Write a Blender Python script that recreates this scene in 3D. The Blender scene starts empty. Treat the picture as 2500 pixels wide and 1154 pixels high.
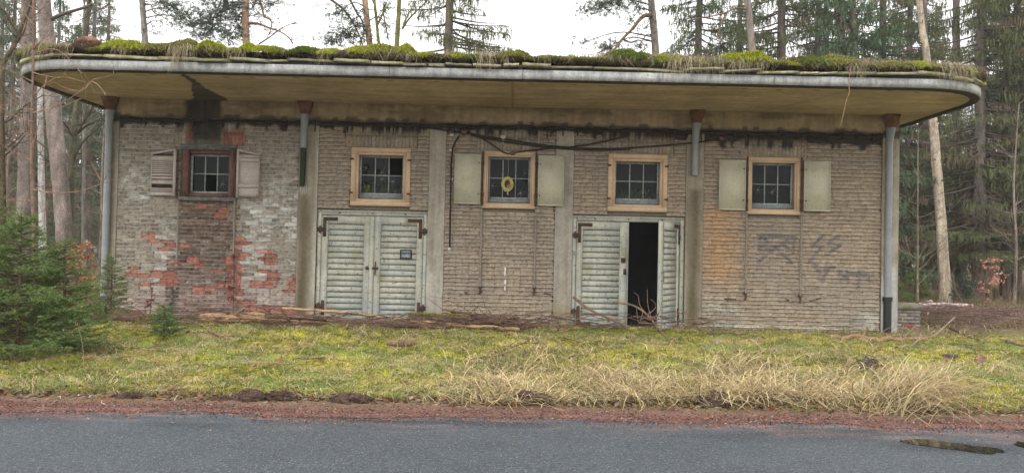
import bpy, math, random
import numpy as np
from mathutils import Matrix, Vector

rnd = random.Random(7)
rs = np.random.RandomState(11)
sc = bpy.context.scene
C = sc.collection
R = math.radians

# ------------------------------------------------------------------ camera
ROLL, PITCH, FPX, EYE = R(1.3), R(1.2), 1900.0, 1.6
cam_d = bpy.data.cameras.new('camera')
cam_d.sensor_width = 36.0
cam_d.lens = FPX / 2500 * 36
cam_d.clip_start = 0.1
cam_d.clip_end = 2000
cam = bpy.data.objects.new('camera', cam_d)
C.objects.link(cam)
cam.matrix_world = Matrix.Translation((0, 0, EYE)) @ Matrix.Rotation(R(90) + PITCH, 4, 'X') @ Matrix.Rotation(ROLL, 4, 'Z')
sc.camera = cam

# ------------------------------------------------------------------ sky and sun
SUN_EL, SUN_AZ = R(52), R(205)
w = bpy.data.worlds.new('World'); sc.world = w; w.use_nodes = True
nt = w.node_tree; nt.nodes.clear()
o_ = nt.nodes.new('ShaderNodeOutputWorld'); b_ = nt.nodes.new('ShaderNodeBackground')
s_ = nt.nodes.new('ShaderNodeTexSky'); s_.sky_type = 'NISHITA'; s_.sun_disc = False
s_.sun_elevation = SUN_EL; s_.sun_rotation = SUN_AZ; s_.dust_density = 4.0; s_.air_density = 1.0
h_ = nt.nodes.new('ShaderNodeHueSaturation'); h_.inputs['Saturation'].default_value = 0.12
m_ = nt.nodes.new('ShaderNodeMix'); m_.data_type = 'RGBA'; m_.inputs[0].default_value = 0.7
m_.inputs[7].default_value = (13.6, 13.5, 13.4, 1)          # even cloud cover
nt.links.new(s_.outputs[0], h_.inputs['Color']); nt.links.new(h_.outputs[0], m_.inputs[6])
nt.links.new(m_.outputs[2], b_.inputs[0]); b_.inputs[1].default_value = 0.1
nt.links.new(b_.outputs[0], o_.inputs[0])
sun_d = bpy.data.lights.new('sun', 'SUN'); sun_d.energy = 0.8; sun_d.angle = R(40); sun_d.color = (1, .97, .93)
sun = bpy.data.objects.new('sun', sun_d); C.objects.link(sun)
sun.rotation_euler = (R(90) - SUN_EL, 0, R(180) - SUN_AZ + R(0))
sun.location = (-4, -6, 20)

sc.view_settings.view_transform = 'Standard'; sc.view_settings.look = 'None'
sc.view_settings.exposure = 1.0; sc.view_settings.gamma = 1; sc.view_settings.use_curve_mapping = False
sc.render.engine = 'CYCLES'
sc.cycles.max_bounces = 6; sc.cycles.diffuse_bounces = 4; sc.cycles.glossy_bounces = 3
sc.cycles.transparent_max_bounces = 12; sc.cycles.volume_bounces = 1; sc.cycles.use_denoising = True

# ------------------------------------------------------------------ pixel -> place
def ray(u, v):
    a = (u - 1250) / FPX; b = (577 - v) / FPX
    x = a * math.cos(ROLL) - b * math.sin(ROLL); y = a * math.sin(ROLL) + b * math.cos(ROLL)
    return x, math.cos(PITCH) - y * math.sin(PITCH), math.sin(PITCH) + y * math.cos(PITCH)
def P(u, v, Y):
    x, dy, dz = ray(u, v); t = Y / dy
    return np.array((x * t, Y, EYE + dz * t))
def G(u, v, z=None):
    x, dy, dz = ray(u, v)
    zz = 0.1 if z is None else z
    for _ in range(12):
        t = (zz - EYE) / dz
        if z is not None: break
        zz = 0.5 * zz + 0.5 * float(gz(np.array([x * t]), np.array([dy * t]))[0])
    return np.array((x * t, dy * t, zz))

# ------------------------------------------------------------------ noise
def _h(ix, iy, s):
    h = (ix.astype(np.int64) * 374761393 + iy.astype(np.int64) * 668265263 + s * 974634777) & 0xffffffff
    h = ((h ^ (h >> 13)) * 1274126177) & 0xffffffff
    return ((h ^ (h >> 16)) & 0xffff) / 65535.0
def vn(x, y, s=0):
    x = np.asarray(x, float); y = np.asarray(y, float)
    ix = np.floor(x); iy = np.floor(y); fx = x - ix; fy = y - iy
    fx = fx * fx * (3 - 2 * fx); fy = fy * fy * (3 - 2 * fy)
    a = _h(ix, iy, s); b = _h(ix + 1, iy, s); c = _h(ix, iy + 1, s); d = _h(ix + 1, iy + 1, s)
    return (a * (1 - fx) + b * fx) * (1 - fy) + (c * (1 - fx) + d * fx) * fy
def fbm(x, y, s=0, o=4):
    t = 0; a = .5; n = 0
    for k in range(o):
        t = t + a * vn(x * 2 ** k, y * 2 ** k, s + k); n += a; a *= .5
    return t / n
def sm(a, b, x):
    t = np.clip((x - a) / (b - a), 0, 1); return t * t * (3 - 2 * t)
def mixc(a, b, f):
    f = np.asarray(f)[..., None]; return a * (1 - f) + np.asarray(b) * f

# ------------------------------------------------------------------ mesh building
class MB:
    def __init__(s): s.V = []; s.F4 = []; s.F3 = []; s.K = []; s.n = 0
    def add(s, V, F4=None, F3=None, col=None):
        V = np.asarray(V, float).reshape(-1, 3)
        if F4 is not None and len(F4): s.F4.append(np.asarray(F4, np.int64).reshape(-1, 4) + s.n)
        if F3 is not None and len(F3): s.F3.append(np.asarray(F3, np.int64).reshape(-1, 3) + s.n)
        if col is None: col = (1, 1, 1)
        col = np.asarray(col, float)
        if col.ndim == 1: col = np.tile(col, (len(V), 1))
        s.V.append(V); s.K.append(col); s.n += len(V); return s
    def box(s, x0, x1, y0, y1, z0, z1, col=None, M=None, jit=0):
        V = np.array([(x, y, z) for x in (x0, x1) for y in (y0, y1) for z in (z0, z1)], float)
        if jit: V += rs.uniform(-jit, jit, V.shape)
        if M is not None: V = V @ np.array(M)[:3, :3].T + np.array(M)[:3, 3]
        return s.add(V, [(0, 1, 3, 2), (4, 6, 7, 5), (0, 4, 5, 1), (2, 3, 7, 6), (0, 2, 6, 4), (1, 5, 7, 3)], col=col)
    def tube(s, path, rad, sides=6, col=None, cap=True):
        p = np.asarray(path, float); n = len(p); r = np.broadcast_to(np.asarray(rad, float), (n,))
        t = np.gradient(p, axis=0); t /= np.linalg.norm(t, axis=1)[:, None] + 1e-9
        ref = np.array((0, 0, 1.0)) if abs(t[:, 2]).mean() < .8 else np.array((0, 1.0, 0.05))
        a = np.cross(t, ref); a /= np.linalg.norm(a, axis=1)[:, None] + 1e-9; b = np.cross(t, a)
        th = np.arange(sides) * 2 * math.pi / sides
        V = p[:, None, :] + r[:, None, None] * (np.cos(th)[None, :, None] * a[:, None, :] + np.sin(th)[None, :, None] * b[:, None, :])
        i = np.arange(n - 1)[:, None] * sides; j = np.arange(sides)[None, :]; j2 = (j + 1) % sides
        F = np.stack([i + j, i + j2, i + sides + j2, i + sides + j], -1).reshape(-1, 4)
        base = s.n
        if col is not None:
            col = np.asarray(col, float)
            if col.ndim == 2 and len(col) == n: col = np.repeat(col, sides, 0)
        s.add(V.reshape(-1, 3), F, col=col)
        if cap and sides > 2:
            for k in (0, n - 1):
                c = p[k]; idx = k * sides + np.arange(sides)
                cv = V.reshape(-1, 3)[idx]; cc = None if col is None else (col if col.ndim == 1 else col[idx].mean(0))
                s.add(np.vstack([cv, c]), F3=[(q, (q + 1) % sides, sides) for q in range(sides)], col=cc)
        return s
    def build(s, name, mat, parent=None, smooth=False, kind=None):
        V = np.vstack(s.V); K = np.vstack(s.K)
        f4 = np.vstack(s.F4) if s.F4 else np.zeros((0, 4), np.int64)
        f3 = np.vstack(s.F3) if s.F3 else np.zeros((0, 3), np.int64)
        return link(name, mesh_np(name, V, f4, f3, K, smooth, mat), parent, kind)
def mesh_np(name, V, f4, f3, K, smooth, mat):
    me = bpy.data.meshes.new(name)
    me.vertices.add(len(V)); me.vertices.foreach_set('co', V.astype(np.float32).ravel())
    L = np.concatenate([f4.ravel(), f3.ravel()]).astype(np.int32)
    st = np.concatenate([np.arange(len(f4)) * 4, len(f4) * 4 + np.arange(len(f3)) * 3]).astype(np.int32)
    me.loops.add(len(L)); me.loops.foreach_set('vertex_index', L)
    me.polygons.add(len(st)); me.polygons.foreach_set('loop_start', st)
    me.update(calc_edges=True)
    if smooth: me.polygons.foreach_set('use_smooth', np.ones(len(st), bool))
    a = me.attributes.new('Col', 'FLOAT_COLOR', 'POINT')
    a.data.foreach_set('color', np.hstack([K, np.ones((len(K), 1))]).astype(np.float32).ravel())
    me.materials.append(mat)
    return me
WM = {}
def link(name, me, parent=None, kind=None, M=None):
    o = bpy.data.objects.new(name, me); C.objects.link(o)
    attach(o, parent, M)
    if kind: o['kind'] = kind
    return o
def attach(o, parent, M=None):
    M = M or Matrix.Identity(4); WM[o.name] = M
    if parent is None: o.matrix_world = M
    else:
        o.parent = parent; o.matrix_parent_inverse = WM[parent.name].inverted(); o.matrix_basis = M
def empty(name, loc, label, cat, group=None):
    o = bpy.data.objects.new(name, None); C.objects.link(o); o.empty_display_size = .2
    o.location = Vector(loc); WM[o.name] = Matrix.Translation(Vector(loc))
    return tag(o, label, cat, group)
def tag(o, label, cat, group=None):
    o['label'] = label; o['category'] = cat
    if group: o['group'] = group
    return o
def copy_tree(root, loc, rz=0, s=1.0, label=None, group=None, cat=None):
    r = root.copy(); C.objects.link(r); r.location = loc; r.rotation_euler = (0, 0, rz); r.scale = (s, s, s)
    if label: r['label'] = label
    if group: r['group'] = group
    for ch in list(root.children):
        c = ch.copy(); C.objects.link(c); c.parent = r
    return r

# ------------------------------------------------------------------ materials
def mat(name, col=(1, 1, 1), src='rgb', rough=.9, spec=.2, noises=((8, .25),), bump=None, metal=0, trans=0, streak=None, spots=None):
    m = bpy.data.materials.new(name); m.use_nodes = True
    t = m.node_tree; t.nodes.clear(); N = t.nodes.new; Lk = t.links.new
    out = N('ShaderNodeOutputMaterial'); bs = N('ShaderNodeBsdfPrincipled')
    bs.inputs['Roughness'].default_value = rough; bs.inputs['Metallic'].default_value = metal
    bs.inputs['Specular IOR Level'].default_value = spec
    if src == 'attr':
        a = N('ShaderNodeAttribute'); a.attribute_name = 'Col'; cur = a.outputs['Color']
    elif src == 'obj':
        a = N('ShaderNodeObjectInfo'); cur = a.outputs['Color']
    else:
        a = N('ShaderNodeRGB'); a.outputs[0].default_value = (*col, 1); cur = a.outputs[0]
    geo = N('ShaderNodeNewGeometry'); pos = geo.outputs['Position']
    def noise(scale, vec=pos, detail=4):
        n = N('ShaderNodeTexNoise'); n.inputs['Scale'].default_value = scale; n.inputs['Detail'].default_value = detail
        Lk(vec, n.inputs['Vector']); return n.outputs['Fac']
    def mulf(cur, fac, lo, hi):
        mr = N('ShaderNodeMapRange'); mr.inputs['From Min'].default_value = .28; mr.inputs['From Max'].default_value = .72
        mr.inputs['To Min'].default_value = lo; mr.inputs['To Max'].default_value = hi; Lk(fac, mr.inputs['Value'])
        v = N('ShaderNodeVectorMath'); v.operation = 'SCALE'; Lk(cur, v.inputs[0]); Lk(mr.outputs[0], v.inputs['Scale'])
        return v.outputs[0]
    for sc_, am in noises: cur = mulf(cur, noise(sc_), 1 - am, 1 + am)
    if streak:                                             # (vertical streak colour, strength, stretch)
        mp = N('ShaderNodeMapping'); mp.inputs['Scale'].default_value = streak[2]; Lk(pos, mp.inputs['Vector'])
        f = noise(1.0, mp.outputs[0], 5)
        rp = N('ShaderNodeMapRange'); rp.inputs['From Min'].default_value = .42; rp.inputs['From Max'].default_value = .76
        rp.inputs['To Max'].default_value = streak[1]; Lk(f, rp.inputs['Value'])
        mx = N('ShaderNodeMix'); mx.data_type = 'RGBA'; Lk(rp.outputs[0], mx.inputs[0]); Lk(cur, mx.inputs[6]); mx.inputs[7].default_value = (*streak[0], 1)
        cur = mx.outputs[2]
    for sp in (spots or ()):                               # (colour, scale, from, to, strength)
        f = noise(sp[1], pos, 6)
        rp = N('ShaderNodeMapRange'); rp.inputs['From Min'].default_value = sp[2]; rp.inputs['From Max'].default_value = sp[3]
        rp.inputs['To Max'].default_value = sp[4]; Lk(f, rp.inputs['Value'])
        mx = N('ShaderNodeMix'); mx.data_type = 'RGBA'; Lk(rp.outputs[0], mx.inputs[0]); Lk(cur, mx.inputs[6]); mx.inputs[7].default_value = (*sp[0], 1)
        cur = mx.outputs[2]
    Lk(cur, bs.inputs['Base Color'])
    if bump:
        b = N('ShaderNodeBump'); b.inputs['Strength'].default_value = bump[1]; b.inputs['Distance'].default_value = bump[2] if len(bump) > 2 else .02
        Lk(noise(bump[0], pos, 6), b.inputs['Height']); Lk(b.outputs[0], bs.inputs['Normal'])
    sh = bs.outputs[0]
    if trans:
        tr = N('ShaderNodeBsdfTranslucent'); Lk(cur, tr.inputs['Color'])
        ms = N('ShaderNodeMixShader'); ms.inputs[0].default_value = trans; Lk(bs.outputs[0], ms.inputs[1]); Lk(tr.outputs[0], ms.inputs[2]); sh = ms.outputs[0]
    Lk(sh, out.inputs['Surface'])
    return m
M = {}
M['brick'] = mat('brick_face', src='attr', noises=((18, .25), (70, .3)), bump=(60, .5, .008))
M['brick_obj'] = mat('brick_single', src='obj', noises=((18, .25), (70, .35)), bump=(60, .5, .008), spots=(((.42, .42, .39), 14, .56, .66, .5),))
M['mortar'] = mat('mortar', src='attr', noises=((25, .3), (90, .25)))
M['concrete'] = mat('concrete', src='attr', noises=((2.2, .15), (14, .14), (60, .12)), bump=(30, .4, .01), streak=((.10, .075, .045), .5, (9, 9, .7)))
M['soffit'] = mat('soffit_concrete', src='attr', noises=((.7, .12), (1.3, .14), (9, .12), (60, .08)), bump=(25, .3, .006), streak=((.26, .19, .115), .5, (.6, 9, 1)))
M['fascia'] = mat('fascia_metal', (.36, .365, .355), rough=.75, spec=.15, noises=((.35, .25), (3, .2), (40, .25)), streak=((.12, .13, .135), .7, (11, 11, 2.2)), spots=(((.12, .125, .12), 9, .6, .7, .5),))
M['dark_wood_gap_shade'] = mat('dark_wood_gap_shade', (.045, .036, .026), noises=((10, .4),))  # drip board's wood; also the near-black stand-in for shade in gaps
M['slab'] = mat('roof_edge_slab', src='attr', noises=((9, .3), (45, .25)), bump=(30, .6, .02), spots=(((.16, .17, .03), 5, .5, .62, .7),))
M['door'] = mat('door_paint', src='attr', rough=.7, noises=((4, .14), (30, .1)), streak=((.25, .275, .25), .45, (14, 14, 1.5)),
                spots=(((.15, .155, .13), 22, .60, .66, .85), ((.23, .23, .11), 3.0, .58, .72, .6)))
M['rust'] = mat('rusty_iron', (.075, .043, .033), rough=.85, noises=((25, .4), (90, .3)), bump=(80, .5, .005))
M['surround'] = mat('window_surround_plaster', (.60, .435, .285), noises=((5, .1), (30, .08)), spots=(((.25, .2, .14), 18, .66, .72, .6), ((.22, .24, .08), 4, .68, .78, .5)))
M['reveal'] = mat('window_reveal', (.22, .21, .15), noises=((9, .3),))
M['sash'] = mat('sash_paint', (.33, .35, .34), rough=.6, noises=((20, .35), (80, .3)))
M['sill_blue'] = mat('window_sill_board', (.20, .23, .23), noises=((15, .3),))
M['red_wood'] = mat('red_brown_wood', (.135, .055, .042), rough=.8, noises=((10, .3), (60, .3)), streak=((.23, .17, .145), .6, (40, 40, 4)))
M['grey_board'] = mat('weathered_board', (.12, .12, .11), noises=((12, .35), (60, .3)), spots=(((.32, .3, .27), 16, .56, .66, .6),))
M['shutter'] = mat('shutter_sheet', (.48, .455, .345), rough=.6, noises=((3, .1), (25, .08)), spots=(((.24, .27, .12), 3.2, .55, .72, .5), ((.12, .11, .08), 22, .67, .72, .6)))
M['pink_wood'] = mat('faded_shutter_wood', (.44, .385, .35), noises=((8, .12), (50, .15)), spots=(((.2, .15, .12), 20, .64, .7, .6),), streak=((.33, .25, .215), .5, (3, 3, 50)))
M['pipe'] = mat('grey_pipe', (.24, .255, .265), rough=.5, spec=.4, noises=((4, .12), (30, .1)))
M['pipe_moss'] = mat('mossy_pipe', (.022, .035, .012), noises=((20, .5),))
M['funnel'] = mat('rust_funnel', (.16, .075, .045), noises=((12, .3), (50, .3)))
M['iron_black'] = mat('black_cast_iron', (.012, .013, .014), rough=.5, spec=.4, noises=((20, .3),))
M['cable'] = mat('old_cable', (.03, .023, .018), noises=((30, .3),))
M['rod'] = mat('conduit_rod', (.22, .19, .155), rough=.6, noises=((20, .3),))
M['white_paint'] = mat('flaking_white_paint', (.62, .58, .54), noises=((30, .2),))
M['crack'] = mat('glass_crack', (.36, .39, .39), noises=((40, .3),))
M['junction'] = mat('junction_box', (.15, .075, .055), noises=((30, .3),))
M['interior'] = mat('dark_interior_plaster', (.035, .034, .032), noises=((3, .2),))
M['plaster'] = mat('rear_wall_plaster', (.26, .235, .19), noises=((2, .2), (20, .15)))
M['plaque'] = mat('plaque_face', (.20, .235, .26), noises=((40, .3),))
M['plaque_frame'] = mat('plaque_frame', (.02, .024, .028), noises=((40, .3),))
M['leafy'] = mat('foliage', src='attr', rough=.8, spec=.1, noises=((1.1, .22),), trans=.25)
M['needle'] = mat('needles', src='attr', rough=.8, spec=.12, noises=((.8, .2),), trans=.12)
M['straw'] = mat('straw', src='attr', rough=.8, spec=.15, noises=((2.0, .18),), trans=.25)
M['ground'] = mat('ground_soil', src='attr', noises=((5, .22), (40, .35)), bump=(35, .9, .03))
M['road'] = mat('asphalt', src='attr', rough=.75, spec=.3, noises=((.5, .10), (3, .1), (22, .4), (75, .55)), bump=(60, .8, .02), spots=(((.36, .38, .39), 60, .62, .67, .75), ((.02, .023, .025), 70, .62, .68, .6)))
M['gravel'] = mat('red_gravel', src='attr', noises=((4, .2), (45, .3), (140, .3)), bump=(90, .9, .02), spots=(((.34, .22, .19), 90, .62, .7, .6), ((.045, .03, .025), 60, .62, .7, .6)))
M['bark'] = mat('bark', src='attr', noises=((6, .25), (35, .4)), bump=(30, .9, .03))
M['wood'] = mat('bare_wood', src='attr', noises=((6, .2), (40, .25)), bump=(30, .4, .01))
M['yellow'] = mat('yellow_paint', (.42, .40, .13), noises=((20, .25),))
M['nest'] = mat('nest_fill', (.11, .055, .03), noises=((50, .4),))
def glass_mat():
    m = bpy.data.materials.new('dirty_window_glass'); m.use_nodes = True
    t = m.node_tree; t.nodes.clear(); N = t.nodes.new; Lk = t.links.new
    out = N('ShaderNodeOutputMaterial'); bs = N('ShaderNodeBsdfPrincipled'); tr = N('ShaderNodeBsdfTransparent'); mx = N('ShaderNodeMixShader')
    g = N('ShaderNodeNewGeometry'); n = N('ShaderNodeTexNoise'); n.inputs['Scale'].default_value = 5; n.inputs['Detail'].default_value = 6; Lk(g.outputs['Position'], n.inputs['Vector'])
    cr = N('ShaderNodeValToRGB'); cr.color_ramp.elements[0].position = .35; cr.color_ramp.elements[0].color = (.008, .012, .014, 1)
    cr.color_ramp.elements[1].position = .75; cr.color_ramp.elements[1].color = (.03, .036, .034, 1)
    Lk(n.outputs['Fac'], cr.inputs[0]); Lk(cr.outputs[0], bs.inputs['Base Color'])
    bs.inputs['Roughness'].default_value = .1; bs.inputs['Specular IOR Level'].default_value = .14
    tr.inputs['Color'].default_value = (.8, .85, .85, 1); mx.inputs[0].default_value = .6
    Lk(tr.outputs[0], mx.inputs[1]); Lk(bs.outputs[0], mx.inputs[2]); Lk(mx.outputs[0], out.inputs['Surface'])
    return m
M['glass'] = glass_mat()
def water_mat():
    m = bpy.data.materials.new('puddle_water'); m.use_nodes = True
    bs = m.node_tree.nodes['Principled BSDF']; bs.inputs['Base Color'].default_value = (.012, .011, .010, 1)
    bs.inputs['Roughness'].default_value = .03; bs.inputs['Specular IOR Level'].default_value = .5
    return m
M['water'] = water_mat()

# ------------------------------------------------------------------ ground
def verge(x):        # where the grass begins
    return 8.02 + .02 * x + .16 * (fbm(x * .7, x * 0 + 3.1, 5) - .5)
def roadedge(x):
    return 7.5 + .03 * x + .5 * (fbm(x * .55, x * 0 + 9.1, 8, 5) - .5)
def gz(x, y):
    x = np.asarray(x, float); y = np.asarray(y, float)
    e = y - verge(x)
    h = .2 * sm(0, 5.2, e) + .035 * sm(0, .35, e)
    near = sm(.1, .8, e) * (1 - sm(28, 40, y))
    h = h + near * (.10 * (fbm(x * .8, y * .9, 21) - .5) + .13 * (fbm(x * 2.9, y * 3.4, 31) - .5)) * (1 - .75 * sm(13.6, 14.8, y) * (np.abs(x) < 8.6))
    h = h + near * (1 - sm(13, 14.5, y)) * (.055 * np.abs(2 * vn(x * 3.3, y * 4.1, 35) - 1) + .03 * np.abs(2 * vn(x * 7.5, y * 9, 37) - 1))
    far = sm(20, 60, y)
    h = h + far * 1.1 * (fbm(x * .06 + 7, y * .06, 41, 3) - .35) - .035 * (1 - sm(-.4, .2, e))
    return h
def grid(x0, x1, nx, y0, y1, ny):
    X, Y = np.meshgrid(np.linspace(x0, x1, nx), np.linspace(y0, y1, ny))
    i = np.arange(ny - 1)[:, None] * nx + np.arange(nx - 1)[None, :]
    return X, Y, np.stack([i, i + 1, i + nx + 1, i + nx], -1).reshape(-1, 4)
MOSS = np.array((.335, .31, .038)); GRASS = np.array((.13, .17, .038)); STRAW = np.array((.52, .415, .235)); SOIL = np.array((.075, .05, .035)); LITTER = np.array((.17, .115, .07))
def lawncol(x, y):
    e = y - verge(x)
    c = mixc(np.tile(GRASS * 1.1, x.shape + (1,)), MOSS, sm(.42, .62, fbm(x * .9, y * 1.2, 61)))
    c = mixc(c, STRAW * .62, .65 * sm(.48, .66, fbm(x * 1.6, y * 2.2, 71)))
    c = mixc(c, LITTER, sm(.55, .7, fbm(x * 3, y * 3, 81)) * .55)
    c = mixc(c, np.array((.09, .10, .03)), .5 * sm(.46, .62, fbm(x * 2.3, y * 3.1, 309)))
    c = mixc(c, GRASS * .9, .6 * sm(12.2, 13.2, y))
    c = mixc(c, LITTER * .8, .75 * sm(13.6, 14.6, y))
    c = mixc(c, LITTER * .75, .7 * (1 - sm(.2, .6, e)))
    c = mixc(c, SOIL * 1.3, 1 - sm(-.05, .32 + .25 * (fbm(x * 2, y * 2, 91) - .5), e))
    c = mixc(c, np.array((.16, .12, .06)) * 1.0, .6 * sm(16, 19, y))
    c = mixc(c, np.array((.15, .085, .06)), .6 * sm(15, 17, y) * sm(8, 10, x) * (1 - sm(21, 24, y)))
    c = mixc(c, np.array((.16, .16, .055)), .6 * sm(22, 26, y) * sm(.4, .6, fbm(x * .3, y * .3, 95)))
    return c
g = MB()
xs = np.concatenate([[-300, -150, -100, -70, -40], np.linspace(-22, 22, 560), [40, 70, 100, 150, 300]])
ys = np.concatenate([[-300, -150, -60, -20, 0, 4, 6.5], np.linspace(7.2, 15.2, 190), np.linspace(15.4, 40, 90), [45, 52, 60, 70, 85, 110, 150, 200, 240, 300]])
X, Y = np.meshgrid(xs, ys); nx = len(xs)
i = np.arange(len(ys) - 1)[:, None] * nx + np.arange(nx - 1)[None, :]
F = np.stack([i, i + 1, i + nx + 1, i + nx], -1).reshape(-1, 4)
Z = gz(X, Y)
Z = np.where(Y > 110, 0.2, Z)
under = (X > -7.75) & (X < 7.3) & (Y > 15.05) & (Y < 22.9)
Z = np.where(under, .12, Z)
g.add(np.stack([X, Y, Z], -1).reshape(-1, 3), F, col=lawncol(X.ravel(), Y.ravel()))
g.build('ground', M['ground'], smooth=True, kind='structure')
# road: one sheet, red dust washed over its edge
r_ = MB(); X, Y, F = grid(-60, 60, 1200, 1.5, 8.0, 130)
ed = roadedge(X); Yr = np.where(Y > ed + .55, ed + .55, Y)
K = np.tile(np.array((.052, .061, .069)), (X.size, 1))
dust = sm(-.75, .05, (Yr - ed).ravel() + .9 * (fbm(X.ravel() * .8, Yr.ravel() * 5, 13) - .6)) * sm(.42, .58, fbm(X.ravel() * 2.2, Yr.ravel() * 9, 15))
K = mixc(K, np.array((.20, .115, .095)), dust * .7)
wet = sm(.5, .62, fbm(X.ravel() * .7, Yr.ravel() * 3.0, 17)) * sm(-1.0, -.3, (Yr - ed).ravel())
pc_ = G(2328, 1090, 0.0); wet = np.maximum(wet, np.exp(-(((X.ravel() - pc_[0]) / .62) ** 2 + ((Yr.ravel() - pc_[1] + .0) / .22) ** 2) ** 1.5) * 1.4)
K = K * (1 - .38 * wet[:, None])
r_.add(np.stack([X, Yr, np.zeros_like(X)], -1).reshape(-1, 3), F, col=K)
r_.build('road', M['road'], kind='structure')
v_ = MB(); t = np.linspace(0, 1, 22); xv = np.linspace(-60, 60, 1600)
e0 = roadedge(xv) + .34 * (fbm(xv * 2.2, xv * 0, 19, 6) - .5) + .10 * (fbm(xv * 14, xv * 0, 23) - .5); e1 = verge(xv) + .14
Yv = e0[None, :] * (1 - t[:, None]) + e1[None, :] * t[:, None]; Xv = np.tile(xv, (22, 1))
Zv = .004 + .03 * sm(.25, 1, t)[:, None] * (fbm(Xv * 4, Yv * 4, 25) - .3) + .012 * sm(0, .3, t)[:, None]
Kv = mixc(np.tile(np.array((.150, .080, .066)), (Xv.size, 1)) * (.6 + .8 * fbm(Xv.ravel() * 5, Yv.ravel() * 12, 28))[:, None], LITTER * .9, sm(.35, .85, np.repeat(t, len(xv)) + .5 * (fbm(Xv.ravel() * 3, Yv.ravel() * 3, 27) - .5)))
i = np.arange(21)[:, None] * len(xv) + np.arange(len(xv) - 1)[None, :]
v_.add(np.stack([Xv, Yv, Zv], -1).reshape(-1, 3), np.stack([i, i + 1, i + len(xv) + 1, i + len(xv)], -1).reshape(-1, 4), col=Kv)
v_.build('gravel_verge', M['gravel'], smooth=True, kind='structure')
def puddle(u0, v0, u1, v1, seed):
    a = G(u0, v0, 0.0); b = G(u1, v1, 0.0); c = (a + b) / 2; L = np.linalg.norm(b - a) / 2; d = (b - a)[:2] / (2 * L)
    th = np.linspace(0, 2 * math.pi, 90, endpoint=False)
    rr = 1 + .75 * (fbm(np.cos(th) * 2.2 + seed, np.sin(th) * 2.2 + 3, seed, 5) - .5) * 2
    lx = np.cos(th) * L * (.85 + .15 * rr); ly = np.sin(th) * .17 * rr
    V = np.stack([c[0] + lx * d[0] - ly * d[1], c[1] + lx * d[1] + ly * d[0], np.full(90, .005)], -1)
    m = MB(); m.add(np.vstack([V, [c[0], c[1], .005]]), F3=[(k, (k + 1) % 90, 90) for k in range(90)])
    m.build('puddle', M['water'], kind='structure')
puddle(2200, 1076, 2455, 1103, 4); puddle(2478, 1085, 2560, 1092, 9)

# ------------------------------------------------------------------ the building
YF = 15.0; ZB = 4.05; ZS = 4.41; YB = 22.8; XL, XR = -7.87, 7.43
PIL = [(-7.87, -7.63), (-4.14, -3.77), (-1.63, -1.31), (.82, 1.16), (3.335, 3.675), (7.11, 7.43)]
WIN = [(-6.43, -5.34, 2.46, 3.55), (-3.13, -1.99, 2.44, 3.56), (-.59, .43, 2.45, 3.55), (1.83, 2.97, 2.445, 3.55), (4.51, 5.54, 2.45, 3.55)]
DOORT = 2.34; DOORB = .2
house = empty('abandoned_building', (0, YF, .2), 'long derelict brick utility building with concrete canopy and mossy flat roof', 'building')

RED = [(358,570,384,592),(398,590,430,614),(430,595,460,606),(305,652,333,672),(333,668,365,678),(372,662,432,678),(382,680,430,698),(455,630,498,645),
       (515,660,540,672),(570,582,604,602),(570,612,602,634),(540,628,570,642),(635,612,662,645),(645,625,675,645),(642,662,688,672),(650,672,680,685),(608,680,635,705),
       (630,690,665,705),(700,675,722,715),(520,512,555,532),(520,690,580,705),(555,640,590,720),(455,305,480,350),(545,318,595,356),(478,500,520,508),
       (600,748,722,762),(690,755,722,775),(470,700,520,715),(560,730,620,742),(330,690,360,700),(500,760,560,772),(420,640,440,648)]
REDB = []
for q in RED:
    a = P(q[0], q[1] - 2, YF); b = P(q[2], q[3] + 2, YF); REDB.append((a[0], b[0], b[2], a[2]))
GRAF = [((1858,575),(1935,577)),((1860,578),(1888,600)),((1888,600),(1932,640)),((1932,580),(1895,602)),((1895,602),(1850,640)),((1940,578),(1936,618)),((1860,602),(1872,594)),((1868,610),(1925,592)),
        ((1915,600),(1930,612)),((1855,578),(1853,610)),((2010,575),(1982,600)),((1982,600),(2010,598)),((2010,598),(1975,640)),((2046,578),(2020,594)),((2020,594),(2052,598)),((2052,598),(2018,622)),
        ((1990,645),(1996,662)),((2006,686),(2024,655)),((1998,662),(2006,686)),((2012,655),(2036,652)),((2048,660),(2050,684)),((2052,660),(2066,682)),((2066,662),(2070,690)),((2098,660),(2096,704)),((2075,668),(2132,672)),((2108,672),(2128,690))]
GS = [(P(*a, YF)[[0, 2]], P(*b, YF)[[0, 2]]) for a, b in GRAF]
def isred(x, z):
    r = np.zeros(np.shape(x))
    jx = .05 * (fbm(x * 7, z * 7, 3) - .5) * 2; jz = .04 * (fbm(x * 7, z * 7, 6) - .5) * 2
    for a, b, c, d in REDB: r = np.maximum(r, ((x + jx > a) & (x + jx < b) & (z + jz > c) & (z + jz < d)).astype(float))
    return r
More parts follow.
